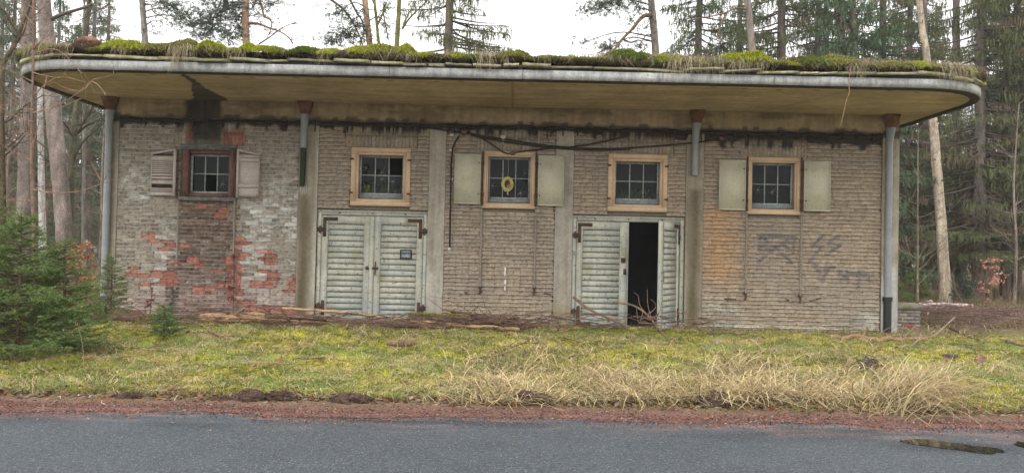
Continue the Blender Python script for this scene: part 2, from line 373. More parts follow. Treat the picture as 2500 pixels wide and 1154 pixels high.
def wallcol(x, z, lip=False):
    x = np.asarray(x, float); z = np.asarray(z, float)
    fine = fbm(x * 9, z * 13, 101)
    c = np.tile(np.array((.315, .256, .19)), x.shape + (1,)) * (.82 + .36 * fine)[..., None]
    c = mixc(c, np.array((.265, .228, .185)), .6 * sm(.45, .65, fbm(x * .9, z * 1.1, 107)))
    # left bay: olive grey with chalky bloom
    L = (x < -3.9).astype(float)
    cl = np.tile(np.array((.262, .228, .185)), x.shape + (1,)) * (.75 + .5 * fine)[..., None]
    bloom = sm(.48, .62, fbm(x * 1.1 + 5, z * .7, 111)) * sm(.42, .56, fbm(x * 8, z * 15, 113)) * sm(.2, .8, z) * (1 - sm(2.7, 3.3, z))
    cl = mixc(cl, np.array((.52, .52, .49)), .75 * bloom)
    brown = sm(-6.55, -6.3, x) * (1 - sm(-5.45, -5.25, x)) * (1 - sm(2.5, 2.6, z))
    cl = mixc(cl, np.array((.105, .062, .042)) * (.4 + 1.2 * fine)[..., None], .88 * brown)
    pk = (1 - sm(.55, 1.05, z + .5 * (fbm(x * 2, z * 3, 117) - .5)))
    cl = mixc(cl, np.array((.30, .215, .185)) * (.6 + .8 * fine)[..., None], .6 * pk)
    st = np.exp(-((x + 6.50) / .1) ** 2) * (1 - sm(1.2, 1.5, z)) * sm(.1, .4, z)
    cl = mixc(cl, np.array((.045, .032, .026)), .85 * st)
    c = mixc(c, cl, L)
    rd = isred(x, z) * L
    c = mixc(c, np.array((.33, .128, .09)) * (.55 + .9 * fine)[..., None], .85 * rd)
    # soot above the burnt window
    so = sm(-6.36, -6.2, x + .1 * (fine - .5)) * (1 - sm(-5.72, -5.55, x)) * sm(3.5, 3.62, z)
    c = mixc(c, np.array((.022, .018, .016)), .9 * so)
    # orange tint of the right bay, white foot
    og = np.exp(-((x - 4.0) / .38) ** 2) * sm(.9, 1.4, z) * (1 - sm(2.4, 2.75, z)) * (x > 3.6)
    c = mixc(c, np.array((.42, .25, .125)), .7 * og)
    wt = (x > 3.6) * sm(.42, .55, fbm(x * 7, z * 12, 121)) * (np.exp(-((x - 4.1) / .35) ** 2 - ((z - .55) / .22) ** 2) + np.exp(-((x - 7.0) / .35) ** 2 - ((z - .5) / .25) ** 2) + .8 * (1 - sm(.28, .38, z)))
    c = mixc(c, np.array((.46, .44, .38)), np.clip(wt, 0, 1) * .8)
    gr = (x > 3.6) * sm(.45, .62, fbm(x * 1.2, z * 1.2, 125)) * (1 - sm(.3, 1.0, z))
    c = mixc(c, np.array((.17, .17, .12)), .4 * gr)
    # rust wash under the rods
    for rx in (-.62, .46, 4.5, 5.56):
        c = mixc(c, np.array((.16, .09, .06)), .45 * np.exp(-((x - rx) / .12) ** 2 - ((z - .82) / .07) ** 2))
    # tar-dark line below the beam, with runs
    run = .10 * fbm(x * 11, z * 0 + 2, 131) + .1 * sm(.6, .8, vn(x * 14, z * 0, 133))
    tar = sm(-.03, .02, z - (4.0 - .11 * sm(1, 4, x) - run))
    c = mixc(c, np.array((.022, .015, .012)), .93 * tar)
    # faded scrawl
    d = np.full(x.shape, 9.0)
    for a, b in GS:
        ab = b - a; t = np.clip(((x - a[0]) * ab[0] + (z - a[1]) * ab[1]) / (ab @ ab), 0, 1)
        d = np.minimum(d, np.hypot(x - a[0] - t * ab[0], z - a[1] - t * ab[1]))
    c = mixc(c, np.array((.08, .083, .108)), .72 * (1 - sm(.014, .05, d)) * (.6 + .4 * sm(.35, .6, fine)))
    return c
def conc_col(x, z, base):
    fine = fbm(x * 5, z * 5, 141); c = np.tile(np.array(base), x.shape + (1,)) * (.78 + .44 * fine)[..., None]
    return c

# masonry core (mortar bed) as boxes round the openings, with real thickness
core = MB()
BAYS = [(PIL[k][1], PIL[k + 1][0]) for k in range(5)]
rects = []
for k, (a, b) in enumerate(BAYS):
    wa, wb, wc, wd = WIN[k]; wa += .06; wb -= .06; wc += .05; wd -= .05
    zb = DOORT if k in (1, 3) else 0.0
    for (x0, x1, z0, z1) in ((a, b, wd, ZB + .05), (a, wa, wc, wd), (wb, b, wc, wd), (a, b, zb, wc)):
        core.box(x0 + .0015, x1 - .0015, YF + .03, YF + .3, z0, z1, col=(.16, .135, .10))
wall = core.build('brick_wall', M['mortar'], house)

# bricks
CH = .0755; Z0 = .12
def sub(iv, cut):
    out = []
    for a, b in iv:
        if cut[1] <= a or cut[0] >= b: out.append((a, b)); continue
        if cut[0] > a: out.append((a, cut[0]))
        if cut[1] < b: out.append((cut[1], b))
    return out
bricks = []; lips = []
for k, (a, b) in enumerate(BAYS):
    wa, wb, wc, wd = WIN[k]; so = (wa - .13, wb + .13)
    nrow = int((ZB - .0 - Z0) / CH)
    for r in range(nrow):
        z0 = Z0 + r * CH; z1 = z0 + CH
        if z1 > ZB: break
        if k in (1, 3) and z0 < DOORT + .01: continue
        iv = [(a + .004, b - .004)]
        if z1 > wc + .01 and z0 < wd - .01: iv = sub(iv, (wa, wb))
        if z0 >= wd - .03: iv = sub(iv, so)
        for (p, q) in iv:
            lips.append((p, q, z0, k))
            head = rnd.random() < .33
            L = .125 if head else .25
            x = p - (rnd.choice((0, .0625, .125)) + rnd.uniform(0, .02))
            while x < q:
                LL = L if rnd.random() > .1 else .125
                x0, x1 = max(x, p), min(x + LL - (.005 if k else .008), q)
                if x1 - x0 > .03: bricks.append((x0, x1, z0 + .010, z1 - (.012 if k else .004), k))
                x += LL
    if True:                                     # upright bricks over the window
        zt = wd + .005; hh = (ZB - zt - .008) / 2
        for rr in range(2):
            x = so[0]
            while x < so[1] - .02:
                x1 = min(x + .073, so[1]); bricks.append((x, x1 - .006, zt + rr * hh, zt + (rr + 1) * hh - .008, k)); x = x1
bricks = [b for b in bricks if b[1] - b[0] > .02]
picked = [b for b in bricks if b[4] == 0 and .95 < (b[2] + b[3]) / 2 < 2.44 and b[1] - b[0] > .2][:300]
if len(picked) < 300:
    picked += [b for b in bricks if b[4] == 0 and .5 < (b[2] + b[3]) / 2 < .95 and b[1] - b[0] > .11][:300 - len(picked)]
ps = set(picked)
stuff = [b for b in bricks if b not in ps]
def brick_geo(x0, x1, z0, z1, y, nx=5, nz=3):
    gx = np.linspace(x0, x1, nx); gzv = np.linspace(z0, z1, nz)
    Xg, Zg = np.meshgrid(gx, gzv)
    Yg = y + .003 * (fbm(Xg * 22, Zg * 22, 151) - .5)
    Yg[0, :] += .003; Yg[-1, :] += .003; Yg[:, 0] += .002; Yg[:, -1] += .002
    fr = np.stack([Xg, Yg, Zg], -1).reshape(-1, 3)
    i = np.arange(nz - 1)[:, None] * nx + np.arange(nx - 1)[None, :]
    F = np.stack([i, i + 1, i + nx + 1, i + nx], -1).reshape(-1, 4)
    per = [q for q in range(nx)] + [r * nx + nx - 1 for r in range(1, nz)] + [(nz - 1) * nx + q for q in range(nx - 2, -1, -1)] + [r * nx for r in range(nz - 2, 0, -1)]
    bk = fr[per].copy(); bk[:, 1] = YF + .045
    n = len(per); base = len(fr)
    S = [(per[(q + 1) % n], per[q], base + q, base + (q + 1) % n) for q in range(n)]
    return np.vstack([fr, bk]), np.vstack([F, S])
bm_ = MB()
for (x0, x1, z0, z1, k) in stuff:
    rd = float(isred(np.array([(x0 + x1) / 2]), np.array([(z0 + z1) / 2]))[0]) if k == 0 else 0
    y = YF + (rnd.uniform(-.003, .003) if k else rnd.uniform(-.005, .004)) + (rnd.uniform(.006, .02) if rd else 0)
    V, Fq = brick_geo(x0, x1, z0, z1, min(y, YF + .022)); tint = rnd.uniform(.86, 1.14) if k else rnd.uniform(.72, 1.28)
    bm_.add(V, Fq, col=(tint, tint, tint))
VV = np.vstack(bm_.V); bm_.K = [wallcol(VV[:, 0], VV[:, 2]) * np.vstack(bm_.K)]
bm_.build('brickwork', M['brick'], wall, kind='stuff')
bmesh_cache = {}
for (x0, x1, z0, z1, k) in picked:
    L = round((x1 - x0) / .02) * .02; v = rnd.randrange(3)
    if (L, v) not in bmesh_cache:
        bh_ = CH - .014; V, Fq = brick_geo(-L / 2, L / 2, -bh_ / 2, bh_ / 2, 0); V[:, 1] = np.where(V[:, 1] > 1, .045, V[:, 1])
        gx = np.linspace(-.5, .5, 5); m = MB()
        V2 = V.copy(); V2[:15, 1] += rs.uniform(-.0008, .0008, 15); m.add(V2, Fq)
        bmesh_cache[(L, v)] = mesh_np('brick', np.vstack(m.V), np.vstack(m.F4), np.zeros((0, 3), np.int64), np.vstack(m.K), False, M['brick_obj'])
    cx, cz = (x0 + x1) / 2, (z0 + z1) / 2
    rd = isred(np.array([cx]), np.array([cz]))[0]
    y = YF + rnd.uniform(-.005, .004) + (rnd.uniform(.006, .018) if rd else 0)
    o = link('brick', bmesh_cache[(L, v)], wall, M=Matrix.Translation((cx, y, cz)) @ Matrix.Diagonal(((x1 - x0) / L, 1, (z1 - z0) / (CH - .014), 1)))
    c = wallcol(np.array([cx]), np.array([cz]))[0] * rnd.uniform(.8, 1.3)
    o.color = (*c, 1)
# squeezed-out mortar lips along the bed joints
lm = MB()
for (p, q, z, k) in lips:
    n = max(3, int((q - p) / .03)); x = np.linspace(p, q, n)
    amp = (.024 if k else .012)
    pr = amp * (.45 + 1.0 * fbm(x * 9 + z * 50, x * 0 + z * 31, 161, 3)) * sm(.25, .42, fbm(x * 1.7 + z * 77, x * 0 + z * 13, 163, 3))
    if k == 0: pr = pr * (1 - isred(x, x * 0 + z))
    dz = .006 * (fbm(x * 14, x * 0 + z * 41, 167, 3) - .5) * 2
    pr = np.maximum(pr, .0005)
    top = np.stack([x, np.full(n, YF + .006), z + .013 + dz * .5], -1); mid = np.stack([x, YF - pr, z + .007 + dz], -1); mid2 = np.stack([x, YF - pr * .9, z - .001 + dz * 1.5 - pr * .15], -1); bot = np.stack([x, np.full(n, YF + .035), np.full(n, z + .0)], -1)
    c = np.ones((n, 3)); ct = np.full((n, 3), 1.12)  # lip tops lighter, undersides darker: light and shade put into the colour
    i = np.arange(n - 1)
    Fq = np.vstack([np.stack([i + n, i + n + 1, i + 1, i], -1), np.stack([i + 2 * n, i + 2 * n + 1, i + n + 1, i + n], -1), np.stack([i + 3 * n, i + 3 * n + 1, i + 2 * n + 1, i + 2 * n], -1)])
    lm.add(np.vstack([top, mid, mid2, bot]), Fq, col=np.vstack([ct, ct, c * .95, c * .9]))
VV = np.vstack(lm.V); lc_ = wallcol(VV[:, 0], VV[:, 2]); lm.K = [np.where((VV[:, 0] < -3.9)[:, None], mixc(lc_ * 1.25, np.array((.48, .45, .38)), .35 * (1 - isred(VV[:, 0], VV[:, 2])) * sm(.05, .15, lc_[:, 0])), lc_ * 1.3) * np.vstack(lm.K)]
lm.build('mortar_joint', M['mortar'], wall, kind='stuff')

def sheetbox(mb, x0, x1, y0, y1, z0, z1, colf, step=.06):
    """box whose front (-y) face is a fine coloured grid"""
    nx = max(2, int((x1 - x0) / step) + 1); nz = max(2, int((z1 - z0) / step) + 1)
    X, Z, F = grid(x0, x1, nx, z0, z1, nz)
    V = np.stack([X, y0 + .006 * (fbm(X * 6, Z * 6, 171) - .5), Z], -1).reshape(-1, 3)
    mb.add(V, F, col=colf(V[:, 0], V[:, 2]))
    c = colf(np.array([(x0 + x1) / 2]), np.array([(z0 + z1) / 2]))[0]
    V = np.array([(x, y, z) for x in (x0, x1) for y in (y0, y1) for z in (z0, z1)])
    mb.add(V, [(0, 1, 3, 2), (4, 6, 7, 5), (0, 2, 6, 4), (2, 3, 7, 6), (1, 5, 7, 3)], col=c)
def pillcol(k):
    def f(x, z):
        c = conc_col(x, z, (.30, .265, .205) if k not in (2, 3) else (.33, .30, .25))
        if k in (1, 4):      # water from the broken pipe above
            cx = P(742, 600, YF)[0] if k == 1 else P(1695, 600, YF)[0]
            wz = (1 - sm(2.5, 2.75, z)) if k == 1 else (1 - sm(2.85, 2.95, z))
            w_ = np.exp(-((x - cx + .06 * (fbm(x * 3, z * 2, 173) - .5)) / .13) ** 2) * wz
            c = mixc(c, np.array((.105, .078, .045)), .85 * w_)
            c = mixc(c, np.array((.085, .08, .028)), .6 * np.exp(-((x - cx + .05) / .06) ** 2) * (1 - sm(.9, 1.3, z)))
        if k == 1: c = mixc(c, np.array((.46, .44, .37)), .7 * sm(-3.89, -3.77, x + .02 * (fbm(x * 6, z * 4, 175) - .5)) * sm(.4, .8, z))
        if k == 2: c = mixc(c, np.array((.43, .41, .35)), .6 * sm(.42, .6, fbm(x * 5, z * 2, 177)) * (1 - sm(1.6, 2.4, z)))
        if k == 5: c = mixc(c, np.array((.46, .46, .44)), .75 * (1 - sm(1.15, 1.6, z + .3 * (fbm(x * 9, z * 3, 179) - .5))))
        if k == 3: c = mixc(c, np.array((.26, .21, .10)), .6 * (1 - sm(.5, .75, z)))
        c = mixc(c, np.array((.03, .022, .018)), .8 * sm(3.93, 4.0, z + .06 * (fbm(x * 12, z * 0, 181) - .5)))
        return c
    return f
for k, (a, b) in enumerate(PIL):
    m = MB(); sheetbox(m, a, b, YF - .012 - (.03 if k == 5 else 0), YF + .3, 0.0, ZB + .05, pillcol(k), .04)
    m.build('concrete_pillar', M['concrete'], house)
def beamcol(x, z):
    c = conc_col(x, z, (.36, .285, .175))
    c = mixc(c, np.array((.13, .075, .04)), .5 * sm(.5, .64, fbm(x * 1.2, z * 6, 183)))
    c = mixc(c, np.array((.14, .10, .06)), .5 * sm(4.25, 4.41, z) * sm(.42, .6, fbm(x * 1.6 + 4, z * 1, 185)) * (x > -1))
    so = sm(-6.38, -6.28, x + .06 * fbm(x * 8, z * 8, 187)) * (1 - sm(-5.72, -5.62, x))
    c = mixc(c, np.array((.016, .014, .013)), .93 * so)
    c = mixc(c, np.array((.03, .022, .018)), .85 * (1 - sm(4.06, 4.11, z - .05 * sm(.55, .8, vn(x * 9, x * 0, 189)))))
    return c
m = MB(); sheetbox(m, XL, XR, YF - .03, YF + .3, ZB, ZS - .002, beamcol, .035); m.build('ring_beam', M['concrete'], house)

# rear and side walls, floor inside, partitions: a closed dark room
m = MB()
m.box(XL + .002, XL + .3, YF + .3, YB, 0, ZS - .001, col=(1, 1, 1)); m.box(XR - .3, XR - .002, YF + .3, YB, 0, ZS - .001); m.box(XL + .3, XR - .3, YB - .3, YB, 0, ZS - .001)
m.build('plain_wall', M['plaster'], house)
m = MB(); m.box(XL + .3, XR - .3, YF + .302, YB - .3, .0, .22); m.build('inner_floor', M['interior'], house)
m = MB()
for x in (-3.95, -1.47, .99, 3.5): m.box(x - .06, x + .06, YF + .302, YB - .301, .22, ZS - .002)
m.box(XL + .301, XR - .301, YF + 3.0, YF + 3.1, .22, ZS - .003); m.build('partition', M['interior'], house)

# roof: rounded slab, fascia, drip board
def outline(ins, n=16):
    x0, x1, y0, y1 = -8.60 + ins, 8.12 - ins, 12.46 + ins, 23.4 - ins; r = 1.45 - ins
    p = []
    for cx, cy, a0 in ((x0 + r, y0 + r, 180), (x1 - r, y0 + r, 270)):
        for k in range(n + 1):
            a = R(a0 + 90 * k / n); p.append((cx + r * math.cos(a), cy + r * math.sin(a)))
    p += [(x1, y1), (x0, y1)]
    return np.array(p)
def ring_prism(mb, o, i, z0, z1, col=None):
    n = len(o); V = np.vstack([np.c_[o, np.full(n, z0)], np.c_[o, np.full(n, z1)], np.c_[i, np.full(n, z0)], np.c_[i, np.full(n, z1)]])
    F = []
    for k in range(n):
        q = (k + 1) % n
        F += [(k, q, n + q, n + k), (2 * n + q, 2 * n + k, 3 * n + k, 3 * n + q), (q, k, 2 * n + k, 2 * n + q), (n + k, n + q, 3 * n + q, 3 * n + k)]
    mb.add(V, F, col=col)
# soffit: coloured grid clipped to the inset outline
oi = outline(.13)
def inside(px, py, poly):
    c = np.zeros(px.shape, bool); n = len(poly)
    for k in range(n):
        x1_, y1_ = poly[k]; x2_, y2_ = poly[(k + 1) % n]
        cond = (y1_ > py) != (y2_ > py)
        c ^= cond & (px < (x2_ - x1_) * (py - y1_) / (y2_ - y1_ + 1e-12) + x1_)
    return c
SOOT = np.array([G(u, v, ZS)[:2] for u, v in ((440, 178), (466, 188), (500, 214), (552, 241), (552, 272), (470, 270), (470, 206))])
def soffcol(x, y):
    c = conc_col(x, y * 2.5, (.50, .40, .275))
    c = mixc(c, np.array((.36, .265, .16)), .35 * sm(.4, .7, fbm(x * .6, y * 3, 191)))
    c = mixc(c, np.array((.46, .42, .33)), .5 * sm(.58, .7, fbm(x * 3, y * 3, 193)) * (np.abs(x + 4.6) < 1.2))
    wq = .09 * (fbm(x * 7, y * 7, 195) - .5)
    so = inside(x + wq, y + wq, SOOT).astype(float)
    c = mixc(c, np.array((.025, .02, .016)), .9 * so)
    for sx, sl in ((-.05, 0), (5.65, -.4)):
        c = mixc(c, np.array((.13, .095, .05)), .6 * np.exp(-((x - sx - sl * (y - 12.6)) / .018) ** 2))
    for k in range(26):
        hx = -7.2 + k * .58 + .1 * math.sin(k * 3.3); hy = 12.85 + .06 * math.sin(k * 5.1)
        c = mixc(c, np.array((.03, .02, .015)), .9 * ((np.abs(x - hx) < .05) & (np.abs(y - hy - .2 * (x - hx)) < .022)))
    return c
soff = MB()
yl = np.concatenate([np.linspace(12.59, 15.0, 110), np.linspace(15.06, 23.27, 20)])
nxg = 640; pts = []; rows = []
for y in yl:
    yy = min(max(y, 12.5901), 23.269)
    xsn = []
    for k in range(len(oi)):
        (xa, ya), (xb, yb) = oi[k], oi[(k + 1) % len(oi)]
        if (ya > yy) != (yb > yy): xsn.append(xa + (xb - xa) * (yy - ya) / (yb - ya))
    if len(xsn) < 2: xsn = [oi[16][0], oi[17][0]]
    rows.append(np.linspace(min(xsn), max(xsn), nxg))
X = np.array(rows); Y = np.repeat(yl[:, None], nxg, 1)
i = np.arange(len(yl) - 1)[:, None] * nxg + np.arange(nxg - 1)[None, :]
Fd = np.stack([i + nxg, i + nxg + 1, i + 1, i], -1).reshape(-1, 4)
soff.add(np.stack([X, Y, np.full(X.shape, ZS)], -1).reshape(-1, 3), Fd, col=soffcol(X.ravel(), Y.ravel()))
n = len(oi); soff.add(np.vstack([np.c_[oi, np.full(n, ZS)], np.c_[oi, np.full(n, ZS + .24)], [[0, 18, ZS + .24]]]), [(k, (k + 1) % n, n + (k + 1) % n, n + k) for k in range(n)], [(n + k, n + (k + 1) % n, 2 * n) for k in range(n)], col=(.3, .24, .15))
soff.build('roof_slab', M['soffit'], house)
# fascia plates: separate lengths with open butt joints
def along(ins, step=.05):
    p = outline(ins, 24); p = np.vstack([p[-1], p[:-1]])          # from rear left round the front to rear right
    d = np.r_[0, np.cumsum(np.linalg.norm(np.diff(p, axis=0), axis=1))]
    return p, d
def at(ins, s, S=None):
    p, d = along(ins); s = np.asarray(s) * d[-1]
    return np.stack([np.interp(s, d, p[:, 0]), np.interp(s, d, p[:, 1])], -1)
joints = [0.0, .14, .335, .392, .452, .5095, .57, .618, .662, .75, .88, 1.0]
for a, b in zip(joints[:-1], joints[1:]):
    s = np.linspace(a + .00012, b - .00012, 60); o = at(0, s); q = at(.03, s); n = 60
    z0 = ZS - .015 + rnd.uniform(-.004, .004); z1 = ZS + .132
    V = np.vstack([np.c_[o, np.full(n, z0)], np.c_[o, np.full(n, z1)], np.c_[q, np.full(n, z0)], np.c_[q, np.full(n, z1)]])
    k = np.arange(n - 1)
    Fq = np.vstack([np.stack([k, k + 1, n + k + 1, n + k], -1), np.stack([2 * n + k + 1, 2 * n + k, 3 * n + k, 3 * n + k + 1], -1), np.stack([k + 1, k, 2 * n + k, 2 * n + k + 1], -1), np.stack([n + k, n + k + 1, 3 * n + k + 1, 3 * n + k], -1), [(0, n, 3 * n, 2 * n), (n - 1, 3 * n - 1, 4 * n - 1, 2 * n - 1)]])
    m = MB(); m.add(V, Fq); m.build('fascia_plate', M['fascia'], house)
m = MB(); ring_prism(m, outline(.031), outline(.16), ZS - .028, ZS + .015); m.build('drip_board', M['dark_wood_gap_shade'], house)
m = MB(); ring_prism(m, outline(.05), outline(.2), ZS + .134, ZS + .20); m.build('shadow_gap_strip', M['dark_wood_gap_shade'], house)  # near-black strip added as the shadow gap beneath the edge slabs
# stone/felt slabs laid along the roof edge
s = .262
while s < .738:
    L = rnd.uniform(.007, .024); a, b = s, s + L - rnd.uniform(.0003, .0016)
    n = 8; ss = np.linspace(a, b, n); ov = rnd.uniform(-.13, -.01); th = rnd.uniform(.025, .055); zb = ZS + .172 + rnd.uniform(-.022, .022)
    o = at(0, ss); nrm = o - at(.3, ss); nrm /= np.linalg.norm(nrm, axis=1)[:, None]
    wob = (rs.uniform(-.009, .009, n))[:, None]
    o2 = o + nrm * (-ov * .75 + wob); q = o - nrm * .35
    tl = np.linspace(rnd.uniform(-.028, .022), rnd.uniform(-.028, .022), n)
    V = np.vstack([np.c_[o2, zb + tl], np.c_[o2 - nrm * .01, zb + tl + th], np.c_[q, np.full(n, zb + .02)], np.c_[q, np.full(n, zb + .02 + th)]])
    V += rs.uniform(-.004, .004, V.shape); k = np.arange(n - 1)
    Fq = np.vstack([np.stack([k, k + 1, n + k + 1, n + k], -1), np.stack([k + 1, k, 2 * n + k, 2 * n + k + 1], -1), np.stack([n + k, n + k + 1, 3 * n + k + 1, 3 * n + k], -1), [(0, n, 3 * n, 2 * n), (n - 1, 3 * n - 1, 4 * n - 1, 2 * n - 1)]])
    c = np.array((.31, .285, .19)) * rnd.uniform(.6, 1.2)
    m = MB(); m.add(V, Fq, col=c); m.build('edge_slab', M['slab'], house)
    s += L
# soil bed on the roof
def roofz(x, y): return ZS + .30 + .10 * fbm(x * 1.1, y * 1.1, 201)
m = MB(); oo = outline(.1); X, Y, F = grid(-8.5, 8.0, 330, 12.56, 23.2, 120)
Z = roofz(X, Y) ; ins_ = inside(X.ravel(), Y.ravel(), outline(.02))
keep = ins_[F].all(1)
m.add(np.stack([X, Y, Z], -1).reshape(-1, 3), F[keep], col=mixc(np.tile(SOIL, (X.size, 1)), MOSS * .7, sm(.4, .6, fbm(X.ravel(), Y.ravel(), 203))))
m.build('roof_soil', M['ground'], house, smooth=True)

# ------------------------------------------------------------------ windows
def hole_pane(x0, x1, z0, z1, y, hole=None, seed=0):
    """pane with a jagged hole (cx, cz, r in pane fractions) or whole"""
    m = MB()
    rect = [(x0, z0), (x1, z0), (x1, z1), (x0, z1)]
    per = []
    for k in range(4):
        a, b = rect[k], rect[(k + 1) % 4]
        for t in np.linspace(0, 1, 8, endpoint=False): per.append((a[0] + (b[0] - a[0]) * t, a[1] + (b[1] - a[1]) * t))
    per = np.array(per); n = len(per)
    if hole is None:
        m.add([(x0, y, z0), (x1, y, z0), (x1, y, z1), (x0, y, z1)], [(0, 1, 2, 3)])
    else:
        c = np.array((x0 + (x1 - x0) * hole[0], z0 + (z1 - z0) * hole[1])); rr = hole[2] * (x1 - x0)
        d = per - c; d /= np.linalg.norm(d, axis=1)[:, None]
        R_ = rr * (.55 + .9 * np.random.RandomState(seed).rand(n)); lim = np.linalg.norm(per - c, axis=1) * .95
        inn = c + d * np.minimum(R_, lim)[:, None]
        V = np.vstack([np.c_[per[:, 0], np.full(n, y), per[:, 1]], np.c_[inn[:, 0], np.full(n, y), inn[:, 1]]])
        m.add(V, [(k, (k + 1) % n, n + (k + 1) % n, n + k) for k in range(n)])
    return m
def cracks(parent, x0, x1, z0, z1, y, cx, cz, n, seed):
    r2 = np.random.RandomState(seed); m = MB(); px = x0 + (x1 - x0) * cx; pz = z0 + (z1 - z0) * cz
    for k in range(n):
        a = k * 2 * math.pi / n + r2.uniform(-.3, .3); L = r2.uniform(.04, .13)
        ex = min(max(px + L * math.cos(a), x0 + .005), x1 - .005); ez = min(max(pz + L * math.sin(a), z0 + .005), z1 - .005)
        m.tube([(px, y - .003, pz), ((px + ex) / 2 + r2.uniform(-.006, .006), y - .003, (pz + ez) / 2), (ex, y - .003, ez)], [.0022, .0016, .0008], 3)
    m.build('crack', M['crack'], parent)
def window(k, style, panes):
    a, b, c, d = WIN[k]
    m = MB()
    if style == 'plaster':
        fw = .085; pr = .035; inw = .05
        for (x0, x1, z0, z1) in ((a, b, d - fw, d), (a, b, c, c + fw), (a, a + fw, c + fw, d - fw), (b - fw, b, c + fw, d - fw)):
            m.box(x0, x1, YF - pr, YF + .05, z0, z1)
        i0, i1, j0, j1 = a + fw, b - fw, c + fw, d - fw
        for (x0, x1, z0, z1) in ((i0, i1, j1 - inw, j1), (i0, i1, j0, j0 + inw), (i0, i0 + inw, j0 + inw, j1 - inw), (i1 - inw, i1, j0 + inw, j1 - inw)):
            m.box(x0, x1, YF - .008, YF + .11, z0, z1)
        wn = m.build('window', M['surround'], house); e = fw + inw
    elif style == 'slim':
        fw = .07; pr = .03; inw = .03
        for (x0, x1, z0, z1) in ((a, b, d - fw, d), (a, b, c, c + fw), (a, a + fw, c + fw, d - fw), (b - fw, b, c + fw, d - fw)):
            m.box(x0, x1, YF - pr, YF + .05, z0, z1)
        i0, i1, j0, j1 = a + fw, b - fw, c + fw, d - fw
        for (x0, x1, z0, z1) in ((i0, i1, j1 - inw, j1), (i0, i1, j0, j0 + inw), (i0, i0 + inw, j0 + inw, j1 - inw), (i1 - inw, i1, j0 + inw, j1 - inw)):
            m.box(x0, x1, YF - .01, YF + .11, z0, z1)
        wn = m.build('window', M['surround'], house); e = fw + inw
    else:
        fw = .11
        for (x0, x1) in ((a + .04, a + .04 + fw), (b - .04 - fw, b - .04)): m.box(x0, x1, YF - .02, YF + .12, c + .085, d - .075)
        m.box(a + .04 + fw, b - .04 - fw, YF + .03, YF + .12, d - .17, d - .075); m.box(a + .04 + fw, b - .04 - fw, YF + .03, YF + .12, c + .085, c + .15)
        wn = m.build('window', M['red_wood'], house); e = .15
        q = MB(); q.box(a - .02, b + .02, YF - .05, YF + .1, c, c + .08, jit=.006); q.build('sill', M['grey_board'], wn)
        q = MB(); q.box(a, b, YF - .045, YF + .1, d - .07, d, jit=.006); q.build('head_board', M['grey_board'], wn)
        q = MB(); q.box(a + .03, b - .03, YF - .06, YF - .02, d - .10, d - .075); q.build('drip_rail', M['grey_board'], wn)
    x0, x1, z0, z1 = a + e, b - e, c + e + .01, d - e
    if style == 'burnt': z0, z1 = c + .16, d - .175
    # reveal
    q = MB(); yb = YF + .16
    for (p0, p1, r0, r1) in ((x0 - .02, x0 + .0, z0 - .02, z1 + .02), (x1, x1 + .02, z0 - .02, z1 + .02), (x0, x1, z1, z1 + .02)): q.box(p0, p1, YF + .112, YF + .299, r0, r1)
    q.build('reveal', M['red_wood'] if style == 'burnt' else M['reveal'], wn)
    if style != 'burnt':
        q = MB(); q.box(x0, x1, YF + .06, YF + .2, z0 - .0, z0 + .075, jit=.003); q.build('sill', M['sill_blue'], wn)
        z0 += .078
    # sash: rails, stiles and glazing bars
    ys = YF + .13
    q = MB(); f = .035
    q.box(x0, x0 + f, ys, ys + .04, z0, z1); q.box(x1 - f, x1, ys, ys + .04, z0, z1); q.box(x0 + f, x1 - f, ys, ys + .04, z1 - f, z1); q.box(x0 + f, x1 - f, ys - .01, ys + .04, z0, z0 + f)
    q.build('sash', M['sash'], wn)
    X = np.linspace(x0 + f, x1 - f, 4); zm = (z0 + f + z1 - f) / 2
    for x in X[1:3]:
        q = MB(); q.box(x - .009, x + .009, ys + .004, ys + .03, z0 + f, z1 - f); q.build('glazing_bar', M['sash'], wn)
    q = MB(); q.box(x0 + f, x1 - f, ys + .002, ys + .032, zm - .009, zm + .009); q.build('glazing_bar', M['sash'], wn)
    for r in range(2):
        for cc in range(3):
            sp = panes.get((r, cc), 'w')
            if sp is None: continue
            px0, px1 = X[cc], X[cc + 1]; pz0, pz1 = (zm, z1 - f) if r == 0 else (z0 + f, zm)
            hp = hole_pane(px0, px1, pz0, pz1, ys + .018, None if sp == 'w' or sp[0] == 'c' else sp[:3], k * 10 + r * 3 + cc)
            po = hp.build('pane', M['glass'], wn)
            if sp != 'w':
                pc = sp[1:] if sp[0] == 'c' else sp[3:]
                if pc: cracks(wn, px0, px1, pz0, pz1, ys + .015, pc[0], pc[1], pc[2], k * 31 + r * 7 + cc)
    if style == 'plaster':
        for (x, s_) in ((a + .02, 1), (b - .02, -1)):
            for zf in (.22, .80):
                q = MB(); z = c + (d - c) * zf; q.box(x - .035, x + .03, YF - .06, YF - .03, z - .014, z + .014); q.tube([(x - .02 * s_, YF - .05, z - .02), (x - .02 * s_, YF - .05, z + .02)], .014, 6)
                q.build('hinge_pin', M['rust'], wn)
    return wn, (x0, x1, z0, z1, ys)
w1, g1 = window(0, 'burnt', {(1, 1): None, (1, 2): ('c', .45, .45, 9)})
w2, g2 = window(1, 'plaster', {(0, 2): None, (0, 0): (.35, .38, .3, .35, .4, 10), (1, 0): (.5, .38, .32, .55, .4, 9), (0, 1): (.25, .18, .24, .5, .2, 9), (1, 1): ('c', .5, .8, 8), (1, 2): (.18, .68, .1, .3, .68, 10)})
w3, g3 = window(2, 'slim', {(1, 0): ('c', .2, .6, 7), (1, 2): (.8, .85, .14, .4, .25, 11), (0, 2): ('c', .7, .3, 3)})
